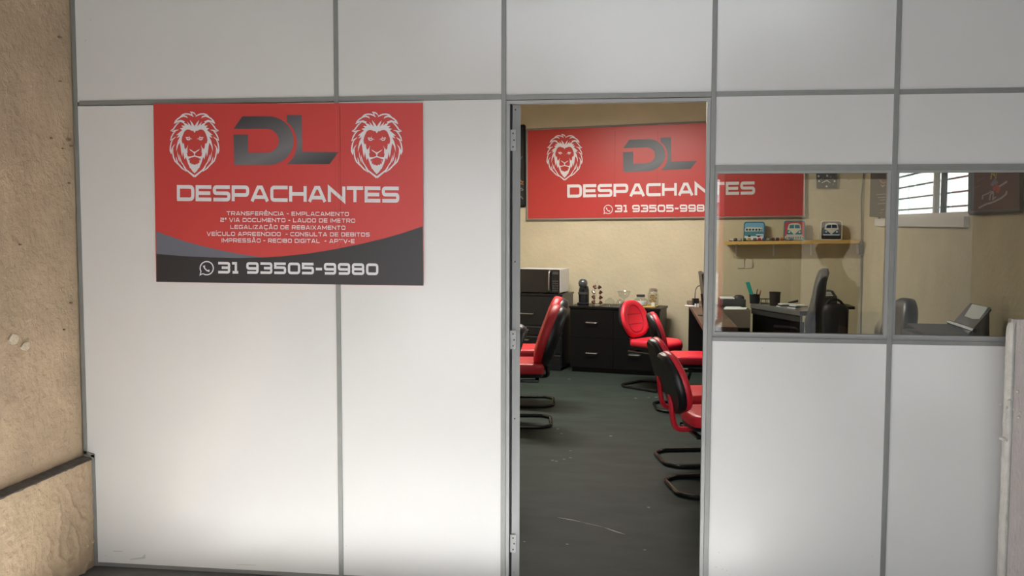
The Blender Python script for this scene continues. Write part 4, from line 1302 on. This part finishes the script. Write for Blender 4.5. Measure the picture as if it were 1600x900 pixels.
b = MB(); b.tube(smooth_path([(mx - .112, 0, .035), (mx - .112, -.03, .045), (mx - .112, -.03, mz - .03), (mx - .112, 0, mz - .02)], .02, 3), .010, 8); b.build('handle', chrome, mw, smooth=True)

# ================================================================== DESK WITH MONITOR (right of the chairs)
DZ = .78
k0 = onZ(1070.5, 465, DZ); k1 = onZ(1094.6, 508, DZ)
dk = tag(empty('office_desk'), 'long brown topped black desk behind the right hand chairs', 'desk')
dx = k0.x
ya = k1.y - .12
yb_ = min(k0.y, PB.y - math.tan(A_B) * (dx + .3 - PB.x) - .03)
wdk = .28
box('top', dx, dx + wdk, ya, yb_, DZ - .035, DZ, brown_wood, dk, .002)
box('end_panel', dx + .02, dx + wdk - .02, yb_ - .05, yb_ - .015, 0, DZ - .035, black_wood, dk)
box('end_panel', dx + .02, dx + wdk - .02, ya + .02, ya + .055, 0, DZ - .035, black_wood, dk)
box('modesty_panel', dx + .24, dx + .26, ya + .055, yb_ - .05, .28, DZ - .035, black_wood, dk)
box('middle_panel', dx + .20, dx + wdk - .02, (ya + yb_) / 2 + .5, (ya + yb_) / 2 + .535, 0, DZ - .035, black_wood, dk)
mo = tag(empty('monitor', (dx + .10, 4.75, DZ), math.radians(90)), 'thin black monitor seen edge on beside the right door jamb', 'monitor')
Mt = Matrix.Translation((0, 0, 0)) @ Matrix.Rotation(math.radians(-8), 4, 'X')
b = MB(); b.box(-.25, .25, -.016, .016, .09, .40, Mt); b.build('screen_housing', black_plastic, mo, .004)
b = MB(); b.box(-.24, .24, -.0185, -.0165, .10, .39, Mt); b.build('screen', scr_m, mo)
b = MB(); b.tube([(0, .02, .012), (0, .045, .2)], .018, 8); b.build('stand_neck', black_plastic, mo)
MB().lathe([(.085, .0), (.085, .008), (.03, .014)], n=20).build('stand_foot', black_plastic, mo)
q = onZ(1086.5, 476, DZ + .02)
ad = tag(empty('power_adapter', (q.x, q.y, DZ), .2), 'black plug adapter with white cables on the brown desk', 'adapter')
box('body', -.03, .03, -.03, .03, 0, .085, black_plastic, ad, .004)
for sx in (-.014, .014):
    MB().lathe([(.010, 0), (.010, .035)], (sx, -.06, .0), 10).build('white_plug', white_m, ad)
b = MB(); b.tube(smooth_path([(-.10, .02, .008), (-.02, -.045, .008), (.05, .0, .008), (.14, .03, .008)], .04, 4), .008, 6); b.build('white_cable', white_m, ad)
b = MB(); b.tube(smooth_path([(.0, .02, .08), (.01, .05, .17), (.05, .08, .21), (.10, .1, .20)], .05, 4), .005, 6); b.build('black_cable', black_plastic, ad)

# tan box, grey printer and paper at the far end of the desk, seen through the window
q = onP(1128, 498, (0, 5.35, 0), Vector((0, 1, 0))); q2 = onP(1172.5, 498, (0, 5.35, 0), Vector((0, 1, 0)))
cx0 = dx + wdk + .004
tb = tag(empty('side_cabinet', (cx0, 5.35, 0)), 'taupe fronted side cabinet behind the first window pane, papers on top', 'cabinet')
ww = q2.x - cx0; zt = onY(1150, 484, 5.35).z; zb = onY(1150, 512, 5.35).z
box('front_board', 0, ww, 0, .018, zb, zt, tan_wood, tb)
box('body', 0, ww, .018, .62, .0, zt, black_wood, tb)
pp = tag(empty('paper_sheets', (cx0, 5.35, zt)), 'loose white sheets lying on the taupe side cabinet', 'paper')
b = MB(); b.quad_slab([(.02, .03, .001), (.23, .03, .001), (.27, .24, .001), (.05, .24, .001)], (0, 0, 1), .003); b.build('sheet', paper_m, pp)
b = MB(); b.quad_slab([(.05, .10, .0045), (.22, .12, .0045), (.21, .30, .0045), (.06, .29, .0045)], (0, 0, 1), .002); b.build('sheet', paper_m, pp)
pr_ = tag(empty('printer', (cx0 + ww / 2, 5.70, zt)), 'flat dark grey printer with paper on the taupe side cabinet', 'printer')
box('body', -.13, .13, 0, .26, 0, .075, dark_grey, pr_, .01)
b = MB(); b.quad_slab([(-.12, .02, .076), (.02, .02, .076), (.01, .2, .082), (-.12, .2, .082)], (0, 0, 1), .006); b.build('paper', paper_m, pr_)
b = MB(); b.pad(rrect(.02, .12, .03, .15, .04), [(1, .0755), (1, .09), (.85, .105), (.5, .112)], lambda u, v, d: Vector((u, v, d))); b.build('lid_bulge', dark_grey, pr_, smooth=True)

# ================================================================== COUNTER DESK seen through the window
CZ = .785
A0 = onZ(1172.5, 474.5, CZ); B0 = onZ(1256, 487.5, CZ)
dirA = (B0 - A0).normalized()
B1 = A0 + dirA * .9
nrm = Vector((-dirA.y, dirA.x, 0))
if nrm.x < 0:
    nrm = -nrm
ct = tag(empty('counter_desk'), 'grey edged counter desk with a black side, holding pens and papers', 'desk')
dep = .36
back_lim = .0
def quad_prism(name, off0, off1, z0, z1, mt, a=A0, c_=B1, bev=0.0):
    b = MB(); b.quad_slab([(a + nrm * off0).xy.to_3d() + Vector((0, 0, z0)), (c_ + nrm * off0).xy.to_3d() + Vector((0, 0, z0)),
                           (c_ + nrm * off1).xy.to_3d() + Vector((0, 0, z0)), (a + nrm * (off1 * .5 if off1 > .3 else off1)).xy.to_3d() + Vector((0, 0, z0))], (0, 0, 1), z1 - z0)
    return b.build(name, mt, ct, bev)
quad_prism('top', 0, dep, CZ - .045, CZ, mid_grey, bev=.003)
quad_prism('fascia', .012, .03, CZ - .105, CZ - .045, dark_grey)
quad_prism('side_panel', .03, .05, 0.0, CZ - .105, black_wood)
def on_counter(px, py):
    return onZ(px, py, CZ)
mesh_m = mat('black wire mesh', (0.02, 0.022, 0.025), .5)
def cup(px, py, rad, hgt, label, name='pen_cup', mt=mesh_m):
    r = tag(empty(name, on_counter(px, py)), label, 'pen cup')
    MB().lathe([(rad * .9, 0), (rad, hgt), (rad * 1.06, hgt), (rad * 1.06, hgt + .006), (rad * .92, hgt + .005), (rad * .82, .006)], n=18).build('cup', mt, r, smooth=True)
    return r
def at_counter(px, py, back):
    return onZ(px, py, CZ) + Vector((0, 0, 0))
r = cup(1179, 474, .055, .09, 'black mesh pen cup holding pens and a teal ruler, on the counter desk')
teal = mat('teal plastic', (0.03, 0.40, 0.33), .4)
b = MB(); b.quad_slab([(-.03, .0, .02), (.012, .0, .02), (-.055, .0, .225), (-.098, .0, .22)], (0, 1, 0), .004); b.build('ruler', teal, r)
for i, (a, l_) in enumerate(((.12, .15), (.3, .14), (.22, .12))):
    b = MB(); b.tube([(.01 + i * .012, .01, .01), (.01 + i * .012 + a * l_, .012, l_)], .0045, 6); b.build('pen', black_plastic if i != 1 else red_e, r)
r = tag(empty('wire_tray', on_counter(1196, 474.5)), 'low black wire tray between the two dark cups', 'tray')
for z in (.004, .05):
    b = MB(); b.tube([(-.05, -.05, z), (.07, -.05, z), (.07, .05, z), (-.05, .05, z)], .003, 5, closed=True); b.build('wire_hoop', mesh_m, r)
for (xx, yy) in ((-.05, -.05), (.07, -.05), (.07, .05), (-.05, .05), (.01, -.05), (.01, .05)):
    b = MB(); b.tube([(xx, yy, .002), (xx, yy, .05)], .003, 5); b.build('wire_post', mesh_m, r)
dk_br = mat('dark brown leather', (0.030, 0.022, 0.018), .5)
cup(1210.5, 477.5, .056, .135, 'wide dark brown cup standing on the counter desk', 'desk_cup', dk_br)
for i, (px, py, cc, nm) in enumerate(((1229, 480, paper_m, 'white notebook leaning open on the counter desk'), (1247, 482, paper_m, 'low stack of white papers at the right end of the counter desk'))):
    r = tag(empty('paper_stack', on_counter(px, py) + Vector((0, 0, .001)), .2 + i * .4), nm, 'papers')
    for k in range(3):
        o = box('sheet_bundle', -.085 + .008 * k, .085 - .006 * k, -.05, .06 - .004 * k, .001 + k * .012, .011 + k * .012, cc if k != 1 else dark_grey, r)
r = tag(empty('stapler', on_counter(1239, 477.5)), 'small black stapler between the paper stacks', 'stapler')
box('foot', -.05, .05, -.014, .014, 0, .012, black_plastic, r, .003)
b = MB(); b.quad_slab([(-.05, -.012, .016), (.05, -.012, .035), (.05, -.012, .062), (-.05, -.012, .034)], (0, 1, 0), .024); b.build('arm', black_plastic, r, .004)

# ================================================================== BLACK OFFICE CHAIR, SIDE TABLE, BOXES
def office_chair(label, x, y, deg, top, mt, wd=.48):
    r = tag(empty('office_chair', (x, y, 0), math.radians(deg)), label, 'chair')
    for k in range(5):
        a = 2 * PI * k / 5
        b = MB(); b.tube([(0, 0, .09), (.30 * math.cos(a), .30 * math.sin(a), .065)], [.03, .018], 7); arm = b.build('base_arm', black_plastic, r, smooth=True)
        MB().lathe([(.025, -.012), (.025, .012)], (.30 * math.cos(a), .30 * math.sin(a), .025), 10, Matrix.Rotation(PI / 2, 4, 'X')).build('castor', black_plastic, arm)
    b = MB(); b.tube([(0, 0, .08), (0, 0, .40)], .026, 10); b.build('gas_column', black_metal, r, smooth=True)
    b = MB(); b.pad(rrect(-.24, .26, -wd / 2, wd / 2, .1), [(.9, .40), (1, .42), (1.01, .46), (.95, .495), (.7, .505)], lambda u, v, d: Vector((u, v, d))); b.build('seat', mt, r, smooth='all')
    hb = top - .50
    def bf(u, v, d):
        t = v / hb
        lumb = .05 * math.sin(PI * min(1, t * 1.8)) - .02 * t
        return Vector((-.235 - .025 * t + lumb * .9 + d + .05 * (2 * u / wd) ** 2, u, .50 + v))
    ol = backrest_outline(wd, hb, top=.82, e=3.2)
    b = MB(); b.pad(ol, [(.9, -.03), (1, -.015), (1.01, .02), (.96, .05), (.8, .065), (.4, .07)], bf); b.build('backrest', mt, r, smooth='all')
    b = MB(); b.tube(smooth_path([(-.05, 0, .41), (-.26, 0, .42), (-.27, 0, .62)], .06, 4), .02, 8); b.build('back_bar', black_metal, r, smooth=True)
    for s in (-1, 1):
        b = MB(); b.tube(smooth_path([(-.05, s * wd * .48, .44), (-.05, s * wd * .58, .46), (-.06, s * wd * .58, .66), (.16, s * wd * .58, .67)], .05, 4), .017, 7); b.build('armrest', black_plastic, r, smooth=True)
    return r
leather_b = mat('black mesh fabric', (0.012, 0.013, 0.017), .6)
leather_g = mat('dark grey leather', (0.022, 0.022, 0.022), .38)
cp_ = onY(1288, 450, 4.62)
office_chair('black office chair seen from the side behind the first window pane', cp_.x - .27, 4.62, 172, onY(1290, 419, 4.62).z, leather_b, .46)
cp2 = onY(1407, 500, 1.98)
office_chair('dark grey leather office chair, its top showing at the left of the second pane', cp2.x - .22, 2.0, 182, onY(1415, 471.5, 1.75).z, leather_g, .50)
# side table in the corner with a box and a hanging white cable
q = onY(1311, 475, 4.95); q2 = onY(1336, 480, 4.95)
tz = onY(1320, 479, 4.95).z
sdt = tag(empty('side_table', (q.x, 4.95, 0)), 'black side table in the corner behind the office chair', 'table')
box('top', -.20, q2.x - q.x, 0, .33, tz - .025, tz, black_wood, sdt, .003)
box('body', -.17, q2.x - q.x - .07, .02, .31, 0, tz - .025, black_wood, sdt)
bxo = tag(empty('printer_box', (q.x - .09, 5.05, tz)), 'small dark device with a pale slotted top on the black side table', 'device')
box('lower_body', -.09, .095, 0, .22, 0, .075, mat('brown grey casing', (0.07, 0.055, 0.05), .5), bxo, .006)
b = MB(); b.quad_slab([(-.09, 0, .077), (.095, 0, .077), (.06, .03, .135), (-.07, .03, .135)], (0, 1, 0), .17); b.build('upper_body', dark_grey, bxo)
for k in range(3):
    b = MB(); b.quad_slab([(-.065, .012 + k * .004, .09 + k * .014), (.055 - k * .008, .012 + k * .004, .09 + k * .014), (.052 - k * .008, .014 + k * .004, .098 + k * .014), (-.065, .014 + k * .004, .098 + k * .014)], (0, -1, 0), .008); b.build('slot', white_m, bxo)
c0 = onY(1321, 480, 4.94); c1 = onY(1317.5, 490, 4.94); c2 = onY(1320, 515, 4.94); c3 = onY(1317, 560, 4.94)
b = MB(); b.tube(smooth_path([(c0.x, 4.94, tz + .004), (c1.x, 4.93, c1.z), (c2.x, 4.93, c2.z), (c3.x, 4.93, c3.z), (c3.x - .03, 4.9, .01)], .08, 4), .006, 6)
tag(b.build('charging_cable', white_m), 'thin white cable hanging down the front of the black side table', 'cable')
# black bag hanging on the office chair
q = onY(1302, 495, 4.35)
bgx = tag(empty('shoulder_bag', (q.x, 4.28, onY(1302, 528, 4.35).z - .12)), 'soft black bag hanging beside the office chair', 'bag')
b = MB()
b.pad(rrect(-.11, .11, 0, .42, .06, 5), [(.85, -.06), (.98, -.03), (1.0, .0), (.98, .03), (.85, .06), (.5, .065)],
      lambda u, v, d: Vector((u + .02 * noise.noise(Vector((u * 9, v * 9, d * 9))), d + .025 * noise.noise(Vector((u * 7, v * 11, 2))), v + .01 * noise.noise(Vector((u * 12, v * 4, 5))))))
b.build('bag_body', leather_b, bgx, smooth='all')
b = MB(); b.tube(smooth_path([(-.09, 0, .38), (-.05, 0, .46), (.03, 0, .46), (.09, 0, .38)], .08, 4), .012, 6); b.build('strap', leather_b, bgx, smooth=True)

# ================================================================== PRINTER DESK behind the second pane
YP = 1.18
g0 = onY(1436, 517, YP); g1 = onY(1546, 520, YP)
PT = onY(1480, 515, YP).z
pdsk = tag(empty('printer_desk', (g0.x - .12, YP - .06, 0)), 'black desk under the printer behind the second window pane', 'desk')
wp = g1.x - g0.x + .15
box('top', 0, wp, 0, .5, PT - .22, PT - .19, black_wood, pdsk, .003)
for xx in (.01, wp - .04):
    box('leg_panel', xx, xx + .03, .02, .48, 0, PT - .22, black_wood, pdsk)
ppr = tag(empty('paper_feed_printer', (g0.x, YP, PT - .189)), 'dark printer with a white sheet in its tilted feed tray, behind the second pane', 'printer')
wq = g1.x - g0.x
box('body', 0, wq * .80, 0, .34, 0, .155, dark_grey, ppr, .012)
b = MB(); b.quad_slab([(.03, .0, .156), (wq * .78, .0, .156), (wq * .72, .30, .180), (.02, .30, .180)], (0, 0, 1), .010); b.build('lid', dark_grey, ppr, .003)
def P(px, py, y):
    return onY(px, py, y) - Vector(ppr.location)
# tray: leaning plate with the sheet on it
t0, t1, t2, t3 = P(1498.5, 507, YP + .26), P(1519, 475, YP + .26), P(1543, 480, YP + .04), P(1520.5, 512.5, YP + .04)
nt_ = (t1 - t0).cross(t3 - t0).normalized()
if nt_.x > 0:
    nt_ = -nt_
b = MB(); b.quad_slab([t0 - nt_ * .012, t1 - nt_ * .012, t2 - nt_ * .012, t3 - nt_ * .012], -nt_, .014); b.build('feed_tray', black_plastic, ppr, .003)
b = MB(); b.quad_slab([t0, t1, t2, t3], -nt_, .004); lab(b.build('sheet', paper_m, ppr), 'white sheet of paper')
e0, e1 = P(1483, 503.5, YP + .30), P(1523, 517, YP + .0)
b = MB(); b.tube([e0, e1], .014, 6); b.build('tray_lip', black_plastic, ppr)
xw = wq * .80
b = MB(); b.prism([(xw - .06, .0), (xw - .06, .13), (t2.x + .012, t2.z), (wq, t2.z - .02), (wq + .01, 0)], lambda u, v, d: Vector((u, d + .01, v)), .33); b.build('rear_housing', dark_grey, ppr, .006)

# ================================================================== UNSEEN LAMPS ADDED TO LIGHT THE OFFICE
lamp_m = mat('added lamp diffuser', (0.9, 0.9, 0.9), .5, emit=((1.0, 0.95, 0.86), 135.0))
r = tag(empty('added_pendant', (-.6, 4.75, CEIL + .06), -A_B), 'unseen lamp trough added to light the far half of the office', 'lamp')  # hidden lamp added to brighten the back wall and chairs
b = MB(); b.prism([(-.13, -.60), (-.13, -.585), (-.05, -.54), (.05, -.54), (.13, -.585), (.13, -.60)], lambda u, v, d: Vector((d - .62, u, v)), 1.24); b.build('trough', white_m, r)
b = MB(); b.box(-.60, .60, -.10, .10, -.606, -.6015); b.build('diffuser', lamp_m, r)
for sx in (-.5, .5):
    b = MB(); b.tube([(sx, 0, -.54), (sx, 0, -.001)], .006, 6); b.build('hanging_rod', white_m, r)
r = tag(empty('added_fill_light', (-.5, 1.5, CEIL)), 'unseen square light added to brighten the office near the partition', 'lamp')  # second hidden lamp, added as weak fill
box('housing', -.22, .22, -.22, .22, -.04, -.001, white_m, r, .004)
lamp_w = mat('added fill light diffuser', (0.9, 0.9, 0.9), .5, emit=((1.0, 0.97, 0.92), 7.0))
box('diffuser', -.2, .2, -.2, .2, -.044, -.0405, lamp_w, r)

# ================================================================== BROKEN WALL STUB in the right foreground
raw = mat('rough pinkish render', (0.68, 0.60, 0.565), .9, var=.16, vscale=14, bump=.35, bscale=90, stretch=(1, 1, .35))
raw_edge = mat('pale plaster edge', (0.72, 0.69, 0.64), .85, var=.15, vscale=22, bump=.4, bscale=50)
ws = tag(empty('wall_stub'), 'rough broken plaster wall stub standing before the right end of the partition', 'wall')
yb0, yf0 = -.10, -.155
xl_ = onY(1568, 600, yb0).x
xt = onY(1572, 500, yf0).x
zt = onY(1580, 499, yf0).z
zl = xl_
b = MB()
NZ = 70
vs, fs = [], []
def edge_x(z):
    return xl_ - .014 * (1 - z / zt) * 0 + .0025 * noise.noise(Vector((z * 30, 1.7, 0))) + .0015 * noise.noise(Vector((z * 90, 1.7, 3))) + .012 * max(0, (z - zt + .03) / .03)
for i in range(NZ + 1):
    z = zt * i / NZ
    ex = edge_x(z)
    n2_ = .003 * noise.noise(Vector((z * 30, 7.1, 0)))
    vs += [(ex + .002, yb0, z), (ex, yf0 + .006 + n2_, z), (ex + .009 + n2_, yf0, z)]
for i in range(NZ):
    a = i * 3
    fs += [(a, a + 3, a + 4, a + 1), (a + 1, a + 4, a + 5, a + 2)]
b.add(vs, fs)
b.box(xl_ + .008, xl_ + .02, yf0 + .001, yb0, 0, zt - .004)
b.build('plaster_edge', raw_edge, ws, smooth='all')
b = MB()
NX = 24
vs, fs = [], []
for i in range(NZ + 1):
    for j in range(NX + 1):
        z = zt * i / NZ; x = xl_ + .0095 + (.62 - .0095) * j / NX
        d = .0025 * noise.noise(Vector((x * 40, z * 12, 1))) + .0015 * noise.noise(Vector((x * 90, z * 60, 3)))
        vs.append((x, yf0 + .002 + d, z + (.006 * noise.noise(Vector((x * 30, 0, 4))) if i == NZ else 0)))
for i in range(NZ):
    for j in range(NX):
        a = i * (NX + 1) + j
        fs.append((a, a + 1, a + NX + 2, a + NX + 1))
b.add(vs, fs)
b.box(xl_ + .0105, xl_ + .62, yf0 + .006, yb0, 0, zt - .001)
b.build('rendered_face', raw, ws, smooth=True)
lump = mat('loose plaster lump', (0.70, 0.66, 0.60), .9)
for (px, py, s) in ((1568, 686, .010), (1564.5, 685, .008), (1572, 688, .007), (1577, 627, .009), (1564, 632, .006), (1573, 637, .006), (1590, 612, .007), (1592, 652, .007), (1584, 640, .005), (1594, 645, .006)):
    q = onY(px, py, yf0 - .001)
    b = MB(); b.lathe([(s * .3, -s * .8), (s * .9, -s * .4), (s, .1 * s), (s * .7, s * .6), (s * .2, s * .9)], (q.x, yf0 - .0005, q.z), 7, Matrix.Rotation(px, 4, 'Y') @ Matrix.Scale(.5, 4, (0, 1, 0)))
    b.build('plaster_lump', lump, ws)

# ================================================================== PERSON mirrored in the first pane
def skin_mesh(name, joints, edges, material, parent, sub=2):
    me = bpy.data.meshes.new(name)
    me.from_pydata([j[0] for j in joints], edges, [])
    o = bpy.data.objects.new(name, me)
    COL.objects.link(o)
    md = o.modifiers.new('skin', 'SKIN')
    md.use_smooth_shade = True
    me.materials.append(material)
    for i, j in enumerate(joints):
        rr = j[1] if isinstance(j[1], tuple) else (j[1], j[1])
        me.skin_vertices[0].data[i].radius = rr
    me.skin_vertices[0].data[0].use_root = True
    s = o.modifiers.new('sub', 'SUBSURF')
    s.levels = sub; s.render_levels = sub
    if parent:
        o.parent = parent
    return o
PX = onY(1311, 400, 2.2).x       # the mirrored place seen in the pane lies as far behind the glass as the person stands in front
pe = tag(empty('person', (PX, -2.2, 0), PI), 'person in a cap and dark clothes standing sideways, mirrored in the window pane', 'person')
skin_c = mat('skin', (0.30, 0.17, 0.11), .5); shirt_c = mat('dark brown shirt', (0.030, 0.025, 0.022), .85); trous_c = mat('dark trousers', (0.02, 0.022, 0.028), .85)
cap_c = mat('dark cap cloth', (0.02, 0.02, 0.022), .8); shoe_c = mat('black shoes', (0.015, 0.015, 0.015), .5)
pe.scale = (.945, .945, .945)
# local +X is forward (turned to face -X in the world)
J = [((0, 0, .86), (.13, .16)), ((0, 0, 1.0), (.115, .15)), ((0.005, 0, 1.18), (.125, .17)), ((-.005, 0, 1.31), (.10, .15)), ((.0, 0, 1.375), .062), ((.025, 0, 1.44), .052), ((.03, 0, 1.49), .06),
     ((-.005, .17, 1.30), .062), ((-.03, .235, 1.08), .050), ((.02, .262, .96), .042), ((.05, .262, .83), .033),
     ((-.005, -.17, 1.30), .062), ((-.03, -.235, 1.08), .050), ((.02, -.262, .96), .042), ((.05, -.262, .83), .033),
     ((0, .10, .78), .095), ((.01, .11, .46), .062), ((-.01, .115, .10), .045), ((0, -.10, .78), .095), ((.01, -.11, .46), .062), ((-.01, -.115, .10), .045),
     ((.09, .125, .05), .038), ((.09, -.125, .05), .038)]
E_ = [(0, 1), (1, 2), (2, 3), (3, 4), (4, 5), (5, 6), (3, 7), (7, 8), (8, 9), (9, 10), (3, 11), (11, 12), (12, 13), (13, 14), (0, 15), (15, 16), (16, 17), (0, 18), (18, 19), (19, 20), (17, 21), (20, 22)]
# hands: palm and five fingers each, joined to the forearms
for w_i, sgn_ in ((10, 1), (14, -1)):
    bx_, by_, bz_ = J[w_i][0]
    J.append(((bx_ + .008, by_, bz_ - .055), (.020, .030))); pi_ = len(J) - 1
    E_.append((w_i, pi_))
    for f_ in range(4):
        o_ = (f_ - 1.5) * .019
        ln = (.028, .036, .038, .030)[f_]
        J.append(((bx_ + .010 + o_, by_, bz_ - .098), .0098)); E_.append((pi_, len(J) - 1))
        J.append(((bx_ + .014 + o_ * 1.05, by_ - sgn_ * .006, bz_ - .098 - ln), .0088)); E_.append((len(J) - 2, len(J) - 1))
        J.append(((bx_ + .014 + o_, by_ - sgn_ * .022, bz_ - .114 - ln * 1.5), .008)); E_.append((len(J) - 2, len(J) - 1))
    J.append(((bx_ + .040, by_ - sgn_ * .010, bz_ - .050), .0125)); E_.append((pi_, len(J) - 1))
    J.append(((bx_ + .056, by_ - sgn_ * .018, bz_ - .088), .0100)); E_.append((len(J) - 2, len(J) - 1))
skin_mesh('body', J, E_, skin_c, pe)
SJ = [((0, 0, .84), (.155, .185)), ((0, 0, 1.0), (.14, .175)), ((.005, 0, 1.18), (.15, .19)), ((-.005, 0, 1.31), (.12, .165)), ((.0, 0, 1.365), (.078, .085)),
      ((-.005, .17, 1.30), .078), ((-.03, .240, 1.08), .068), ((-.015, .250, 1.02), .064), ((-.005, -.17, 1.30), .078), ((-.03, -.240, 1.08), .068), ((-.015, -.250, 1.02), .064)]
skin_mesh('shirt', SJ, [(0, 1), (1, 2), (2, 3), (3, 4), (3, 5), (5, 6), (6, 7), (3, 8), (8, 9), (9, 10)], shirt_c, pe)
TJ = [((0, 0, .88), (.15, .18)), ((0, .10, .78), .115), ((.01, .11, .46), .085), ((-.01, .115, .09), .070), ((0, -.10, .78), .115), ((.01, -.11, .46), .085), ((-.01, -.115, .09), .070)]
skin_mesh('trousers', TJ, [(0, 1), (1, 2), (2, 3), (0, 4), (4, 5), (5, 6)], trous_c, pe)
for s in (-1, 1):
    b = MB(); b.pad(rrect(-.09, .18, s * .12 - .048, s * .12 + .048, .045), [(.98, .0), (1, .02), (.97, .05), (.7, .085)], lambda u, v, d: Vector((u, v, d - .03 * max(0, u) * (d > .04)))); b.build('shoe', shoe_c, pe, smooth=True)
# head with profile: brow, nose, lips, chin, ears
b = MB()
rings = [(-.135, .045, .040, .028), (-.115, .060, .052, .022), (-.09, .073, .060, .014), (-.055, .086, .068, .006), (-.02, .094, .074, .0), (.02, .098, .077, -.002), (.06, .094, .075, -.005), (.095, .075, .062, -.008), (.118, .04, .035, -.01), (.125, .005, .005, -.01)]
vs, fs = [], []
n_ = 24
for (z, rx, ry, ox) in rings:
    for j in range(n_):
        a = 2 * PI * j / n_
        x_ = rx * math.cos(a) + ox; y_ = ry * math.sin(a)
        fr_ = max(0, math.cos(a)) ** 14
        if abs(z + .02) < .02: x_ += .030 * fr_
        if abs(z + .055) < .01: x_ += .012 * fr_
        if abs(z + .09) < .01: x_ += .008 * fr_
        if abs(z - .02) < .01: x_ += .003 * fr_
        vs.append((x_ + .03, y_, z + 1.565))
for i in range(len(rings) - 1):
    for j in range(n_):
        fs.append((i * n_ + j, i * n_ + (j + 1) % n_, (i + 1) * n_ + (j + 1) % n_, (i + 1) * n_ + j))
fs.append(tuple(range(n_ - 1, -1, -1)))
b.add(vs, fs)
hdm = b.build('head', skin_c, pe, smooth='all')
for s in (-1, 1):
    b = MB(); b.lathe([(.004, -.03), (.013, -.015), (.017, .01), (.012, .028), (.003, .034)], (.025, s * .077, 1.555), 8, Matrix.Scale(.5, 4, (0, 1, 0))); b.build('ear', skin_c, hdm, smooth='all')
    b = MB(); b.lathe([(.002, -.007), (.008, -.003), (.008, .003), (.002, .007)], (.113, s * .032, 1.575), 8); ey = b.build('eye', white_e, hdm, smooth='all')
    b = MB(); b.lathe([(.0015, -.004), (.0042, 0), (.0015, .004)], (.1185, s * .032, 1.575), 8); b.build('iris', black_e, hdm, smooth='all')
    b = MB(); b.tube([(.120, s * .018, 1.591), (.117, s * .034, 1.594), (.108, s * .048, 1.590)], .004, 5); b.build('eyebrow', cap_c, hdm)
b = MB(); b.prism([(.060, 1.612), (.03, 1.60), (.0, 1.575), (-.030, 1.545), (-.056, 1.54), (-.069, 1.56), (-.068, 1.612)], lambda u, v, d: Vector((u, (d - .06) * (1 + .3 * (u > -.04)), v)), .12)
b.build('hair', cap_c, hdm, .02, smooth=True)
b = MB(); b.tube([(.122, -.022, 1.492), (.130, 0, 1.493), (.122, .022, 1.492)], .005, 6); b.build('mouth', mat('lips', (0.22, 0.09, 0.07), .5), hdm)
b = MB(); b.lathe([(.099, 1.600), (.102, 1.615), (.100, 1.650), (.085, 1.690), (.05, 1.708), (.008, 1.712)], (.022, 0, 0), 24, Matrix.Scale(.82, 4, (0, 1, 0))); cpo = b.build('cap', cap_c, pe, smooth=True)
b = MB(); b.prism([(.07, -.08), (.15, -.078), (.205, -.05), (.225, 0), (.205, .05), (.15, .078), (.07, .08)], lambda u, v, d: Vector((u, v, 1.598 + d - .35 * max(0, u - .09) ** 1.4)), .014); b.build('brim', cap_c, cpo)
